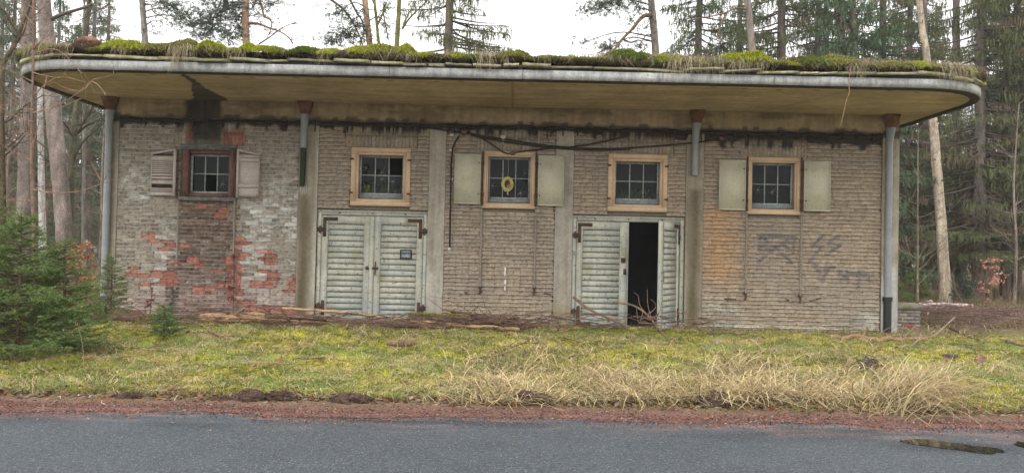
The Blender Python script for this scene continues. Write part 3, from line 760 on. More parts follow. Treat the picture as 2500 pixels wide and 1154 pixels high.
w4, g4 = window(3, 'plaster', {})
w5, g5 = window(4, 'slim', {(1, 0): ('c', .5, .7, 7), (1, 1): (.55, .55, .14, .6, .6, 9)})

def shutter_sheet(u0, v0, u1, v1, hinge):
    a = P(u0, v0, YF - .07); b = P(u1, v1, YF - .07); x0, x1, z0, z1 = a[0], b[0], b[2], a[2]
    m = MB(); y = YF - .075
    m.box(x0, x1, y, y + .03, z0, z1)
    s = m.build('shutter', M['shutter'], house)
    q = MB(); rim = .018
    for (p0, p1, r0, r1) in ((x0, x1, z1 - rim, z1 + .002), (x0, x1, z0 - .002, z0 + rim), (x0 - .002, x0 + rim, z0 + rim, z1 - rim), (x1 - rim, x1 + .002, z0 + rim, z1 - rim)): q.box(p0, p1, y - .008, y + .033, r0, r1)
    q.build('rim', M['shutter'], s)
    hx = x1 - .035 if hinge > 0 else x0 + .035
    for zf in (.2, .83):
        q = MB(); z = z0 + (z1 - z0) * zf; q.tube([(hx, y - .014, z), (hx, y + .001, z)], .013, 8); q.build('bolt', M['rust'], s)
    ex = x1 + .04 if hinge > 0 else x0 - .04
    q = MB(); q.tube([(ex, y + .02, z0 - .02), (ex, y + .02, z1 + .07)], .017, 7)
    for zf in (.2, .83):
        z = z0 + (z1 - z0) * zf; q.box(min(ex, hx) - .01, max(ex, hx) + .01, y + .031, y + .045, z - .018, z + .018); q.tube([(ex, y + .02, z - .035), (ex, y + .02, z + .035)], .026, 8); q.box(ex - .02, ex + .02, y + .02, YF + .02, z - .016, z + .016)
    q.build('pivot_rod', M['rust'], s)
for a in ((1111, 376, 1172, 498, 1), (1315, 380, 1375, 503, -1), (1757, 390, 1819, 513, 1), (1964, 393, 2026, 516, -1)): shutter_sheet(*a)
def wood_shutter(u0, v0, u1, v1, louver):
    a = P(u0, v0, YF - .07); b = P(u1, v1, YF - .07); x0, x1, z0, z1 = a[0], b[0], b[2], a[2]; y = YF - .07
    m = MB(); hs = x1 if louver else x0
    if not louver: m.box(x0, x1, y + .02, y + .035, z0, z1 - .04)
    m.box(hs - (.045 if louver else 0), hs + (0 if louver else .045), y - .015, y + .05, z0 - .01, z1 + .04)
    s = m.build('shutter', M['pink_wood'], house)
    # sloping top batten, high at the hinge
    zh, zl = z1 + .05, z1 - .04
    (xa, za), (xb, zb) = ((x0, zl), (x1, zh)) if louver else ((x0, zh), (x1, zl))
    q = MB(); V = [(xa, y - .02, za - .02), (xb, y - .02, zb - .02), (xb, y - .02, zb + .015), (xa, y - .02, za + .015), (xa, y + .04, za - .02), (xb, y + .04, zb - .02), (xb, y + .04, zb + .015), (xa, y + .04, za + .015)]
    q.add(V, [(0, 1, 2, 3), (5, 4, 7, 6), (4, 5, 1, 0), (3, 2, 6, 7), (4, 0, 3, 7), (1, 5, 6, 2)]); q.build('batten', M['pink_wood'], s)
    if louver:
        q = MB(); q.box(x0, x1 - .046, y + .022, y + .035, z0, z1 - .04); q.build('slat_gap_shade', M['dark_wood_gap_shade'], s)  # near-black sheet so the slots between slats look shaded
        q = MB(); q.box(x0, x0 + .022, y - .01, y + .021, z0, z1 - .04); q.build('stile', M['pink_wood'], s)
        zs = [.885, .83, .785, .74, .695, .65, .605, .56, .50, .43, .335, .18, .135, .09]; hts = [.08, .026, .026, .026, .026, .026, .026, .026, .045, .05, .085, .026, .026, .026]
        for zf, hh in zip(zs, hts):
            q = MB(); zc = z0 + (z1 - z0) * zf - .02
            Mt = Matrix.Translation(((x0 + x1 - .045) / 2, y + .002, zc)) @ Matrix.Rotation(R(-22), 4, 'X')
            q.box(-(x1 - x0 - .045) / 2, (x1 - x0 - .045) / 2, -.008, .008, -hh / 2, hh / 2, M=Mt); q.build('slat', M['pink_wood'], s)
        q = MB(); q.box(x0, x1 - .045, y - .012, y + .02, z0, z0 + .05); q.build('rail', M['pink_wood'], s)
    else:
        for (r0, r1) in ((.79, .87), (.21, .28), (.0, .19), (.885, .93)):
            q = MB(); q.box(x0 + .046, x1 - .01, y - (.012 if r1 - r0 < .15 else -.001), y + .02, z0 + (z1 - z0) * r0, z0 + (z1 - z0) * r1); q.build('rail', M['pink_wood'], s)
        q = MB(); q.box(x0 + .046, x1 - .012, y + .005, y + .02, z0 + (z1 - z0) * .19, z0 + (z1 - z0) * .79); q.build('panel', M['pink_wood'], s)
    ex = x1 + .035 if louver else x0 - .035
    q = MB(); q.tube([(ex, y + .02, z0 - .03), (ex, y + .02, z1 + .06)], .013, 7, col=(1, 1, 1))
    for zf in (.13, .8):
        z = z0 + (z1 - z0) * zf; q.box(min(ex, hs) - .02, max(ex, hs) + .02, y + .01, y + .03, z - .015, z + .015); q.box(ex - .015, ex + .015, y + .02, YF + .02, z - .014, z + .014)
    q.build('pivot_rod', M['rust'], s)
wood_shutter(370, 370, 427, 478, True); wood_shutter(579, 372, 631, 481, False)

# ------------------------------------------------------------------ doors
DC = np.array((.45, .44, .36))
def dcol(x, z, s=0):
    c = np.tile(DC, x.shape + (1,)) * (.85 + .3 * fbm(x * 3 + s, z * 3, 211))[..., None]
    c = mixc(c, np.array((.29, .335, .33)), .7 * (1 - sm(.35, .75, z + .3 * (fbm(x * 4, z * 4, 213) - .5))))
    c = mixc(c, np.array((.34, .385, .375)), .5 * sm(.5, .66, fbm(x * 2 + 9, z * 1.5 + s, 215)))
    return c
def dbox(m, x0, x1, y0, y1, z0, z1, Mt=None, s=0, jit=0):
    nz = max(2, int((z1 - z0) / .12) + 1); zz = np.linspace(z0, z1, nz)
    V = []; 
    for z in zz: V += [(x0, y0, z), (x1, y0, z), (x1, y1, z), (x0, y1, z)]
    V = np.array(V); F = [(0, 3, 2, 1), (4 * nz - 4, 4 * nz - 3, 4 * nz - 2, 4 * nz - 1)]
    for k in range(nz - 1):
        for q in range(4): F.append((4 * k + q, 4 * k + (q + 1) % 4, 4 * k + 4 + (q + 1) % 4, 4 * k + 4 + q))
    col = dcol(V[:, 0], V[:, 2], s) * rnd.uniform(.92, 1.08)
    if Mt is not None: V = V @ np.array(Mt)[:3, :3].T + np.array(Mt)[:3, 3]
    m.add(V, F, col=col)
def Lplate(parent, x, z, dx, dz, y, Mt=None, lw=.28, lh=.38):
    m = MB(); w_ = .065
    def bx(a, b, c, d):
        a, b = min(a, b), max(a, b); c, d = min(c, d), max(c, d)
        m.box(a, b, y - .009, y + .002, c, d, M=Mt)
    bx(x, x + dx * lw, z, z + dz * w_); bx(x, x + dx * w_, z + dz * w_, z + dz * lh)
    m.build('corner_bracket', M['rust'], parent)
    m = MB()
    for q in (.1, .17, .24): 
        m.box(min(x + dx * q, x + dx * (q + .014)), max(x + dx * q, x + dx * (q + .014)), y - .014, y - .008, z + dz * w_ / 2 - .007, z + dz * w_ / 2 + .007, M=Mt)
    for q in (.1, .2, .3): m.box(min(x + dx * .026, x + dx * .04), max(x + dx * .026, x + dx * .04), y - .014, y - .008, z + dz * q - .007, z + dz * q + .007, M=Mt)
    m.build('rivet', M['junction'], parent)
def leaf(door, x0, x1, z0, z1, y, hs, Mt=None, skip_lower=False):
    """one louvred leaf between x0..x1, hinge side hs (-1 left, +1 right)"""
    st = .135
    a, b = (.12, .155) if hs < 0 else (.155, .12)
    m = MB()
    dbox(m, x0, x0 + a, y, y + .05, z0, z1, Mt); dbox(m, x1 - b, x1, y, y + .05, z0, z1, Mt)
    dbox(m, x0 + a, x1 - b, y + .002, y + .048, z1 - .155, z1, Mt); dbox(m, x0 + a, x1 - b, y + .002, y + .048, z0, z0 + .13, Mt)
    m.build('leaf_frame', M['door'], door)
    n = 16; zz = np.linspace(z0 + .13, z1 - .155, n + 1); ph = zz[1] - zz[0]
    for k in range(n):
        zc = (zz[k] + zz[k + 1]) / 2; q = MB(); xc = (x0 + a + x1 - b) / 2; hw = (x1 - b - x0 - a) / 2 - .001
        T = Matrix.Translation((0, y + .026 + rnd.uniform(-.002, .002), zc)) @ Matrix.Rotation(R(-12 + rnd.uniform(-1.5, 1.5)), 4, 'X') @ Matrix.Translation((0, -y - .026, -zc))
        if Mt is not None: T = Mt @ T
        dbox(q, xc - hw, xc + hw, y + .018, y + .034, zc - ph * .5, zc + ph * .40, T, s=k * 1.7)
        q.build('slat', M['door'], door)
    q = MB(); dbox(q, x0 + a, x1 - b, y + .046, y + .049, z0 + .13, z1 - .155, Mt); q.build('louvre_gap_shade', M['dark_wood_gap_shade'], door)  # near-black sheet added to give each slat its line of shade
    ox = x0 + .012 if hs < 0 else x1 - .012; d = 1 if hs < 0 else -1
    Lplate(door, ox + d * .01, z1 - .03, d, -1, y, Mt); Lplate(door, ox + d * .01, z0 + .015, d, 1, y, Mt)
    for z in (z1 - .27, z0 + .28):
        q = MB(); e = ox - d * .02
        q.box(min(e - d * .09, ox + d * .03), max(e - d * .09, ox + d * .03), y - .02, y - .006, z - .04, z + .04, M=Mt)
        q.tube([np.array(Mt @ Vector((e - d * .02, y - .02, z - .07)) if Mt else (e - d * .02, y - .02, z - .07)), np.array(Mt @ Vector((e - d * .02, y - .02, z + .07)) if Mt else (e - d * .02, y - .02, z + .07))], .022, 8)
        q.build('hinge', M['rust'], door)
def door_frame(a, b):
    m = MB(); fw = .075; y = YF + .035
    dbox(m, a, a + fw, y, y + .12, DOORB, DOORT); dbox(m, b - fw, b, y, y + .12, DOORB, DOORT); dbox(m, a + fw, b - fw, y + .001, y + .12, DOORT - .09, DOORT)
    dbox(m, a - .0, b + .0, y - .02, y - .001, DOORT - .025, DOORT + .005)
    d = m.build('door', M['door'], house)
    q = MB(); q.box(a, b, YF - .08, YF + .2, 0.02, DOORB - .003); q.build('threshold', M['slab'], d)
    for p in (.2, .5, .8):
        q = MB(); x = a + (b - a) * p; q.box(x - .012, x + .012, y - .012, y + .001, DOORT - .055, DOORT - .03); q.build('bolt', M['rust'], d)
    return d
# closed double door
a, b = -3.765, -1.635
d1 = door_frame(a, b); y = YF + .05; mid = (a + b) / 2 - .0
leaf(d1, a + .085, mid - .005, DOORB + .01, DOORT - .1, y, -1); leaf(d1, mid + .005, b - .085, DOORB + .01, DOORT - .1, y, 1)
q = MB(); dbox(q, mid - .045, mid + .035, y - .022, y - .001, DOORB + .01, DOORT - .1); q.build('cover_strip', M['door'], d1)
q = MB(); cx = mid + .07; q.box(mid - .12, mid - .045, y - .03, y - .001, 1.225, 1.265); q.box(mid - .1, mid - .07, y - .04, y - .001, 1.21, 1.28); q.build('bolt_latch', M['rust'], d1)
q = MB(); q.tube([(cx, y - .04, 1.11), (cx + .012, y - .05, 1.18), (cx, y - .04, 1.25), (cx + .012, y - .05, 1.31), (cx + .01, y - .03, 1.37)], .013, 6); q.box(cx - .05, cx + .06, y - .035, y - .001, 1.225, 1.265); q.build('door_handle', M['rust'], d1)
pa = P(977, 609, y - .02); pb = P(1005, 632, y - .02)
q = MB(); q.box(pa[0], pb[0], y - .012, y - .004, pb[2], pa[2]); 
q.build('plaque_board', M['plaque_frame'], d1)
q = MB(); q.box(pa[0] + .025, pb[0] - .025, y - .016, y - .011, pa[2] - .065, pa[2] - .025); q.box(pa[0] + .025, pb[0] - .025, y - .016, y - .011, pb[2] + .015, pa[2] - .08); q.build('plaque_card', M['plaque'], d1)
q = MB()
for k in range(7):
    x = pa[0] + .045 + k * .019; q.box(x, x + .011, y - .018, y - .0155, pb[2] + .04 + .006 * math.sin(k * 2.1), pb[2] + .052 + .006 * math.sin(k * 2.1))
q.build('plaque_print', M['white_paint'], d1)
# half-open double door
a, b = 1.165, 3.33
d2 = door_frame(a, b); mid = (a + b) / 2
leaf(d2, a + .085, mid - .002, DOORB + .01, DOORT - .1, y, -1)
hx = b - .085
Mt = Matrix.Translation((hx, y, 0)) @ Matrix.Rotation(R(58), 4, 'Z') @ Matrix.Translation((-hx, -y, 0))
leaf(d2, mid + .005, hx, DOORB + .01, DOORT - .1, y, 1, Mt)
q = MB(); dbox(q, mid - .002, mid + .012, y + .0, y + .05, DOORB + .01, DOORT - .1); q.build('edge_strip', M['door'], d2)
pa = P(1516, 629, y - .01); q = MB(); q.box(pa[0], pa[0] + .085, y - .035, y - .001, pa[2] - .09, pa[2]); q.build('lock_box', M['rust'], d2)
pa = P(1522, 656, y - .01); q = MB(); q.box(pa[0], pa[0] + .055, y - .02, y - .001, pa[2] - .11, pa[2]); q.tube([(pa[0] + .027, y - .02, pa[2] - .04), (pa[0] + .027, y - .045, pa[2] - .05), (pa[0] + .027, y - .045, pa[2] - .09)], .01, 6); q.build('lock_plate', M['rust'], d2)
hp = [(mid + .06, y - .001, 1.30), (mid + .06, y - .05, 1.30), (mid + .06, y - .05, 1.14), (mid + .06, y - .001, 1.14)]
q = MB(); q.tube([np.array(Mt @ Vector(p)) for p in hp], .008, 6); q.build('door_handle', M['rust'], d2)

# ------------------------------------------------------------------ pipes, rods, cables
def downpipe(u, vtop, zb, xw, broken=False, iron=False):
    x = xw; yp = YF - .10
    m = MB(); zt = ZS - .24
    pts = [(x - .0, yp + .0, zt), (x - .012, yp + .01, zt - .15), (x - .02, yp + .015, zt - .32), (x - .02, yp + .015, zb)]
    m.tube(pts, [.085, .075, .062, .062], 14)
    p = m.build('downpipe', M['pipe'], house, smooth=True)
    q = MB(); V = []
    for (z, hw, hd) in ((ZS - .0, .135, .11), (ZS - .06, .125, .10), (ZS - .25, .07, .07)): V += [(x - hw, yp - hd, z), (x + hw, yp - hd, z), (x + hw, yp + hd, z), (x - hw, yp + hd, z)]
    F = [(3, 2, 1, 0), (8, 9, 10, 11)]
    for k in (0, 4):
        for j in range(4): F.append((k + j, k + (j + 1) % 4, k + 4 + (j + 1) % 4, k + 4 + j))
    q.add(V, F); q.build('hopper', M['funnel'], p)
    zj = [z for z in (3.35, 2.2, 1.3) if z > zb + .15]
    for z in zj:
        q = MB(); q.tube([(x - .02, yp + .015, z - .02), (x - .02, yp + .015, z + .02)], .068, 14); q.box(x - .035, x - .005, yp + .06, YF + .01, z - .012, z + .012); q.build('pipe_clip', M['pipe'], p)
    return p
pw = [P(262, 420, 14.9)[0] + .02, P(744, 330, 14.9)[0], P(1698, 360, 14.9)[0] + .02, P(2172, 500, 14.9)[0] + .01]
downpipe(262, 240, .55, pw[0])
p2 = downpipe(748, 240, 3.52, pw[1])
q = MB(); q.tube([(pw[1] - .02, YF - .085, 3.54), (pw[1] - .024, YF - .085, 3.1), (pw[1] - .03, YF - .085, 2.78)], [.058, .056, .05], 12); q.build('mossy_pipe_length', M['pipe_moss'], p2)
q = MB()
for k in range(5):
    x = pw[1] - .07 + k * .026; q.tube([(x, YF - .02, 2.80), (x + .004, YF - .02, 2.66 - .05 * rnd.random())], [.008, .002], 5)
q.build('lime_drip', M['white_paint'], p2)
p3 = downpipe(1700, 260, 3.16, pw[2])
p4 = downpipe(2172, 272, .90, pw[3])
q = MB(); q.tube([(pw[3] - .02, YF - .085, .1), (pw[3] - .02, YF - .085, .86)], .072, 14); q.tube([(pw[3] - .02, YF - .085, .84), (pw[3] - .02, YF - .085, .92)], .09, 14); q.build('cast_iron_foot', M['iron_black'], p4, smooth=False)
for (u, v0, v1) in ((434, 490, 640), (571, 490, 690), (1174, 510, 700), (1306, 515, 702), (1822, 518, 715), (1955, 522, 722)):
    a = P(u, v0, YF - .04); b = P(u, v1, YF - .04); x = (a[0] + b[0]) / 2
    m = MB(); m.tube([(x + rnd.uniform(-.01, .01), YF - .05, a[2]), (x, YF - .05, (a[2] + b[2]) / 2), (x, YF - .05, b[2])], .019, 7)
    rd = m.build('shutter_rod', M['rod'], house)
    if u > 600:
        q = MB(); q.box(x - .03, x + .03, YF - .05, YF + .01, b[2] - .02, b[2] + .02); q.tube([(x, YF - .03, b[2]), (x + .01, YF - .04, b[2] - .08), (x - .01, YF - .03, b[2] - .13)], .018, 6); q.build('rod_stop', M['rust'], rd)
m = MB(); a = P(2000, 731, YF - .02); b = P(1980, 734, YF - .02)
for (u0, v0, u1, v1) in ((1978, 734, 2004, 727), (1770, 729, 1796, 730), (1920, 731, 1925, 733), (1330, 716, 1346, 718), (1135, 713, 1142, 714)):
    a = P(u0, v0, YF - .02); b = P(u1, v1, YF - .02); m = MB(); m.tube([a, (a + b) / 2 + (0, -.03, .004), b + (0, -.03, 0)], .012, 6); m.tube([a + (0, .04, 0), a], .016, 6); m.build('wall_hook', M['rust'], house)
cables = [[(1045,312),(1090,318),(1130,324),(1170,332),(1200,352),(1228,372),(1240,375)],
          [(1135,322),(1180,332),(1230,340),(1290,349),(1345,356),(1392,360),(1450,363),(1520,362),(1600,357),(1680,350),(1730,344),(1760,338)],
          [(1150,330),(1230,346),(1320,358),(1400,365),(1470,367),(1540,364)],
          [(1240,375),(1290,368),(1340,362),(1392,359),(1440,352),(1490,342),(1530,333)],
          [(1122,330),(1112,345),(1105,362),(1101,410),(1100,470),(1099,540),(1098,603)]]
for cp in cables:
    m = MB(); pp = np.array([P(u, v, YF - .045) for u, v in cp]); tt = np.linspace(0, len(pp) - 1, len(pp) * 4)
    pp = np.stack([np.interp(tt, np.arange(len(pp)), pp[:, k]) for k in range(3)], -1); pp[:, 1] += .012 * np.sin(tt * 2.2)
    m.tube(pp, .016, 6); m.build('cable', M['cable'], house)
m = MB(); xx = np.linspace(XL + .1, XR - .1, 200); zz = 4.0 + .012 * np.sin(xx * 9) - .02 * fbm(xx * 3, xx * 0, 221)
m.tube(np.stack([xx, np.full(200, YF - .055), zz], -1), .017, 6); m.build('cable', M['cable'], house)
m = MB(); m.tube(np.stack([xx, np.full(200, YF - .05), zz + .05 + .01 * np.sin(xx * 5 + 1)], -1), .012, 5); m.build('cable', M['cable'], house)
cm = MB(); cm.box(-.009, .009, -.05, .0, -.1, .03); cm.tube([(0, -.045, -.09), (.004, -.06, -.12), (0, -.045, -.14)], .012, 5)
clipme = mesh_np('cable_clip', np.vstack(cm.V), np.vstack(cm.F4), np.vstack(cm.F3), np.vstack(cm.K), False, M['cable'])
for k in range(50):
    x = -7.4 + k * .298 + rnd.uniform(-.03, .03)
    link('cable_clip', clipme, house, M=Matrix.Translation((x, YF - .0, 4.02)) @ Matrix.Diagonal((1, 1, rnd.uniform(.5, 1.5), 1)))
for (u, v, r_, mt) in ((1133, 322, .06, 'junction'), (1252, 374, .055, 'junction'), (1762, 338, .05, 'junction'), (1228, 335, .05, 'white_paint')):
    c = P(u, v, YF - .05); m = MB(); th = np.linspace(0, 2 * math.pi, 12, endpoint=False)
    ring = lambda rr, y: np.stack([c[0] + rr * np.cos(th), np.full(12, y), c[2] + rr * .75 * np.sin(th)], -1)
    m.add(np.vstack([ring(r_ * .6, YF - .09), ring(r_, YF - .07), ring(r_, YF + .01)]), [(k + o, (k + 1) % 12 + o, 12 + (k + 1) % 12 + o, 12 + k + o) for o in (0, 12) for k in range(12)], [(0, k + 1, k) for k in range(1, 11)])
    m.build('junction_box', M[mt], house)
for (u, v) in ((1101, 366), (1103, 404), (1102, 437), (1100, 473), (1098, 505), (1097, 606), (1104, 330), (1233, 655), (1233, 668), (1233, 688), (1233, 704), (1229, 346)):
    c = P(u, v, YF); m = MB(); th = np.linspace(0, 2 * math.pi, 9, endpoint=False); long_ = 1.8 if 650 < v < 700 else 1
    rr = .028 * (1 + .5 * rs.uniform(-1, 1, 9)); m.add(np.vstack([np.stack([c[0] + rr * np.cos(th) * (.6 if u == 1233 else 1), np.full(9, YF - .016), c[2] + long_ * rr * np.sin(th)], -1), [[c[0], YF - .02, c[2]]]]), F3=[(k, (k + 1) % 9, 9) for k in range(9)])
    m.build('paint_patch', M['white_paint'], house)

# hanging bird feeder at the middle window
c = P(1240, 452, YF - .10)
fd = empty('bird_feeder', c, 'small yellow ring-shaped bird feeder with wooden ladder hanging before a window', 'bird feeder')
th = np.linspace(0, 2 * math.pi, 21); m = MB()
m.tube(np.stack([c[0] - .01 + .085 * np.cos(th), c[1] + .03 * np.sin(th), c[2] + .02 + .115 * np.sin(th)], -1), .035, 9, cap=False); m.build('ring', M['yellow'], fd, smooth=True)
m = MB(); m.tube([c + (0, .02, -.07), c + (.01, .02, 0), c + (.01, .02, .08)], [.03, .06, .03], 9); m.build('seed_ball', M['nest'], fd, smooth=True)
m = MB()
for s in (-.035, .035): m.tube([c + (s - .02, -.05, -.13), c + (s + .05, -.06, .01)], .009, 5, col=(.42, .3, .22))
for t in (.1, .4, .7, .95): m.tube([c + (-.055 + .07 * t, -.055, -.13 + .14 * t), c + (.015 + .07 * t, -.055, -.13 + .14 * t)], .008, 5, col=(.42, .3, .22))
m.tube([c + (0, -.04, -.19), c + (0, -.04, -.1)], .017, 5, col=(.42, .3, .22)); m.build('ladder', M['wood'], fd)
m = MB(); t_ = P(1240, 377, YF - .06); m.tube([c + (-.005, 0, .12), (c + t_) / 2 + (.01, 0, .0), t_], .0045, 4, col=(.3, .27, .24)); m.build('string', M['wood'], fd)

# ------------------------------------------------------------------ vegetation tools
def blades(mb, base, az, h, lean, wid, col, segs=2, droop=0.0, tipc=1.15, basec=.7):
    """ribbons: base (n,3), az lean azimuth, h length, lean 0..1.5, wid width, col (n,3)"""
    n = len(base); T = np.linspace(0, 1, segs + 1)
    d = np.stack([np.cos(az), np.sin(az), np.zeros(n)], -1)
    fa = az + math.pi / 2 + rs.uniform(-.8, .8, n); wv = np.stack([np.cos(fa), np.sin(fa), np.zeros(n)], -1)
    V = np.zeros((n, segs + 1, 2, 3)); K = np.zeros((n, segs + 1, 2, 3)); curl = rs.normal(size=n) * (.75 if segs >= 4 else 0)
    lean = np.broadcast_to(lean, (n,)); droop = np.broadcast_to(droop, (n,))
    for k, t in enumerate(T):
        hor = lean * h * t ** 1.6; ver = h * (t * np.cos(np.minimum(lean, 1.4) * .8) - droop * t ** 3)
        cd = np.stack([np.cos(az + curl * t * t), np.sin(az + curl * t * t), np.zeros(n)], -1)
        p = base + cd * hor[:, None]; p[:, 2] += ver
        ww = (wid * (1 - t) ** .7 * .5 + .0006)[:, None]
        V[:, k, 0] = p - wv * ww; V[:, k, 1] = p + wv * ww
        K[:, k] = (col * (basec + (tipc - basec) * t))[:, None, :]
    i = (np.arange(n) * (segs + 1) * 2)[:, None] + (np.arange(segs) * 2)[None, :]
    mb.add(V.reshape(-1, 3), np.stack([i, i + 1, i + 3, i + 2], -1).reshape(-1, 4), col=K.reshape(-1, 3))
def spikes(mb, base, dirs, length, width, col):
    """single triangles from base along dirs"""
    n = len(base); d = dirs / (np.linalg.norm(dirs, axis=1)[:, None] + 1e-9)
    r = rs.normal(size=(n, 3)); s = np.cross(d, r); s /= np.linalg.norm(s, axis=1)[:, None] + 1e-9
    L = np.broadcast_to(length, (n,))[:, None]; W = np.broadcast_to(width, (n,))[:, None] * .5
    V = np.stack([base - s * W, base + s * W, base + d * L], 1).reshape(-1, 3)
    K = np.repeat(col, 3, 0) if np.ndim(col) == 2 else np.tile(col, (3 * n, 1))
    mb.add(V, F3=np.arange(3 * n).reshape(-1, 3), col=K)
def quads(mb, c, a, b, col):
    """flat diamonds: centre c, half axes a, b"""
    n = len(c); V = np.stack([c - a, c + b, c + a, c - b], 1).reshape(-1, 3)
    mb.add(V, np.arange(4 * n).reshape(-1, 4), col=np.repeat(col, 4, 0))
def jcol(base, n, v=.25):
    return np.asarray(base)[None, :] * (1 + rs.uniform(-v, v, (n, 1))) * (1 + rs.uniform(-.08, .08, (n, 3)))
def smooth_path(pts, n):
    p = np.asarray(pts, float); t = np.linspace(0, len(p) - 1, n); i = np.clip(t.astype(int), 0, len(p) - 2); f = (t - i)[:, None]
    pm = np.vstack([2 * p[0] - p[1], p, 2 * p[-1] - p[-2]])
    a, b, c, d = pm[i], pm[i + 1], pm[i + 2], pm[i + 3]
    return .5 * (2 * b + (c - a) * f + (2 * a - 5 * b + 4 * c - d) * f ** 2 + (3 * b - a - 3 * c + d) * f ** 3)

# ------------------------------------------------------------------ lawn: moss, grass, straw, leaves
def scatter_view(n, y0, y1, pad=1.05, behind_ok=False):
    y = y0 + (y1 - y0) * rs.rand(n) ** 1.0; x = rs.uniform(-1, 1, n) * y * .66 * pad
    return x, y
m = MB()
x, y = scatter_view(210000, 8.15, 15.0)
e = y - verge(x)
dens = sm(0, .5, e); md = sm(.36, .58, fbm(x * .9, y * 1.2, 61))
k = rs.rand(len(x)) < dens * (.25 + .75 * md) * (1 - .6 * sm(13.2, 14.2, y)); x, y, md = x[k], y[k], md[k]
b0 = np.stack([x, y, gz(x, y) - .004], -1); n = len(x)
col = mixc(jcol(MOSS * 1.12, n, .35), GRASS * 1.2, .35 * rs.rand(n)); col = mixc(col, np.array((.40, .36, .06)), .6 * (rs.rand(n) < .3)); col = mixc(col, np.array((.12, .15, .035)), .75 * sm(.46, .62, fbm(x * 2.3, y * 3.1, 309)))
hm_ = .55 + .9 * vn(x * 7.5, y * 9, 37); col = col * hm_[:, None]
spikes(m, b0, np.stack([rs.normal(size=n) * .8, rs.normal(size=n) * .8, rs.uniform(.3, 1.0, n)], -1), rs.uniform(.02, .05, n), rs.uniform(.014, .028, n), col)
m.build('moss_lawn', M['leafy'], kind='stuff')
m = MB()
x, y = scatter_view(90000, 8.1, 15.2); e = y - verge(x)
gd = (1 - .7 * sm(12.6, 13.2, y)) * (.35 + .65 * sm(.4, .6, fbm(x * 1.1 + 9, y * 1.3, 301))) * sm(-.1, .3, e) * (1 - .5 * sm(14.3, 15, y))
k = rs.rand(len(x)) < gd; x, y = x[k], y[k]; n = len(x)
hh = rs.uniform(.02, .07, n)
dry = (rs.rand(n) < .38 + .25 * sm(.5, .65, fbm(x * 1.6, y * 2.2, 71)))
col = np.where(dry[:, None], jcol(STRAW * .85, n, .35), jcol(GRASS * 1.15, n, .35))
blades(m, np.stack([x, y, gz(x, y) - .005], -1), rs.uniform(0, 6.28, n), hh * 1.2, rs.uniform(.2, 1.3, n), rs.uniform(.004, .008, n), col, 2)
x, y = scatter_view(70000, 8.2, 14.6); k = rs.rand(70000) < .08 + .8 * sm(.5, .64, fbm(x * 1.3 + 3, y * 1.9, 305)); x, y = x[k], y[k]; n = len(x)
blades(m, np.stack([x, y, gz(x, y) + .012], -1), rs.uniform(0, 6.28, n), rs.uniform(.04, .15, n), rs.uniform(1.3, 1.9, n), rs.uniform(.004, .008, n), jcol(STRAW * 1.0, n, .45), 2, rs.uniform(.1, .5, n))
m.build('lawn_grass', M['straw'], kind='stuff')
# fresh weeds on the verge
m = MB(); x = rs.uniform(-6.5, 6.5, 16000); y = verge(x) + rs.normal(-.06, .12, 16000)
k = rs.rand(16000) < sm(.42, .6, fbm(x * 2.3, y * 0 + 4, 311)) * np.where(x > 0, 1, .55); x, y = x[k], y[k]; n = len(x)
spikes(m, np.stack([x, y, gz(x, y) + .012], -1), np.stack([rs.normal(size=n), rs.normal(size=n), rs.uniform(.2, .8, n)], -1), rs.uniform(.02, .05, n), rs.uniform(.012, .02, n), jcol((.13, .21, .05), n, .35))
m.build('verge_weeds', M['leafy'], kind='stuff')
# tall straw grass in drifts
m = MB()
def drift(u, v, ru, rv, cnt, h0, h1, az0=None, spread=3.1, lean=(.6, 1.5), mb=None, col=STRAW):
    cnt = int(cnt * .6); U = u + rs.normal(size=cnt) * ru * .45; Vv = np.minimum(v + rs.normal(size=cnt) * rv * .45, 968)
    pts = np.array([G(a, b, .1) for a, b in zip(U, Vv)]); pts[:, 2] = gz(pts[:, 0], pts[:, 1]) - .01
    az = rs.uniform(0, 6.28, cnt) if az0 is None else az0 + rs.normal(size=cnt) * spread
    blades(mb or m, pts, az, rs.uniform(h0, h1, cnt), ln_ := rs.uniform(*lean, cnt), rs.uniform(.007, .016, cnt), jcol(col * 1.05, cnt, .55), 6, np.cos(np.minimum(ln_, 1.4) * .8) * rs.uniform(.25, 1.0, cnt), 1.2, .4)  # blade feet coloured darker, standing for the shaded gaps in the clumps
for a in ((1240, 925, 150, 50, 900, .25, .5), (1180, 960, 120, 25, 350, .2, .45), (1340, 880, 120, 35, 650, .2, .4), (1330, 965, 130, 30, 500, .2, .45), (1470, 930, 110, 50, 900, .22, .5),
          (1560, 955, 130, 40, 1100, .25, .5), (1680, 965, 90, 30, 500, .2, .45), (1820, 940, 120, 60, 1500, .3, .65), (1900, 965, 120, 35, 900, .25, .5), (2040, 960, 130, 40, 900, .2, .5),
          (1960, 920, 200, 50, 500, .2, .45), (2150, 975, 140, 20, 500, .15, .35), (2120, 930, 140, 40, 450, .2, .45), (1620, 900, 150, 30, 250, .15, .35), (880, 835, 30, 25, 200, .2, .5), (130, 850, 30, 25, 180, .2, .6),
          (280, 860, 60, 30, 140, .15, .3), (700, 860, 120, 25, 200, .12, .25), (1660, 815, 50, 14, 260, .2, .4), (1710, 812, 60, 10, 200, .2, .4), (1000, 860, 50, 14, 160, .12, .25), (2300, 830, 160, 20, 300, .2, .45), (2100, 826, 160, 8, 120, .15, .4), (1900, 822, 120, 8, 120, .15, .35),
          (300, 930, 260, 40, 350, .08, .2), (700, 940, 260, 30, 300, .08, .2), (2380, 930, 120, 40, 250, .1, .25)): drift(*a)
m.build('dry_grass', M['straw'], kind='stuff')
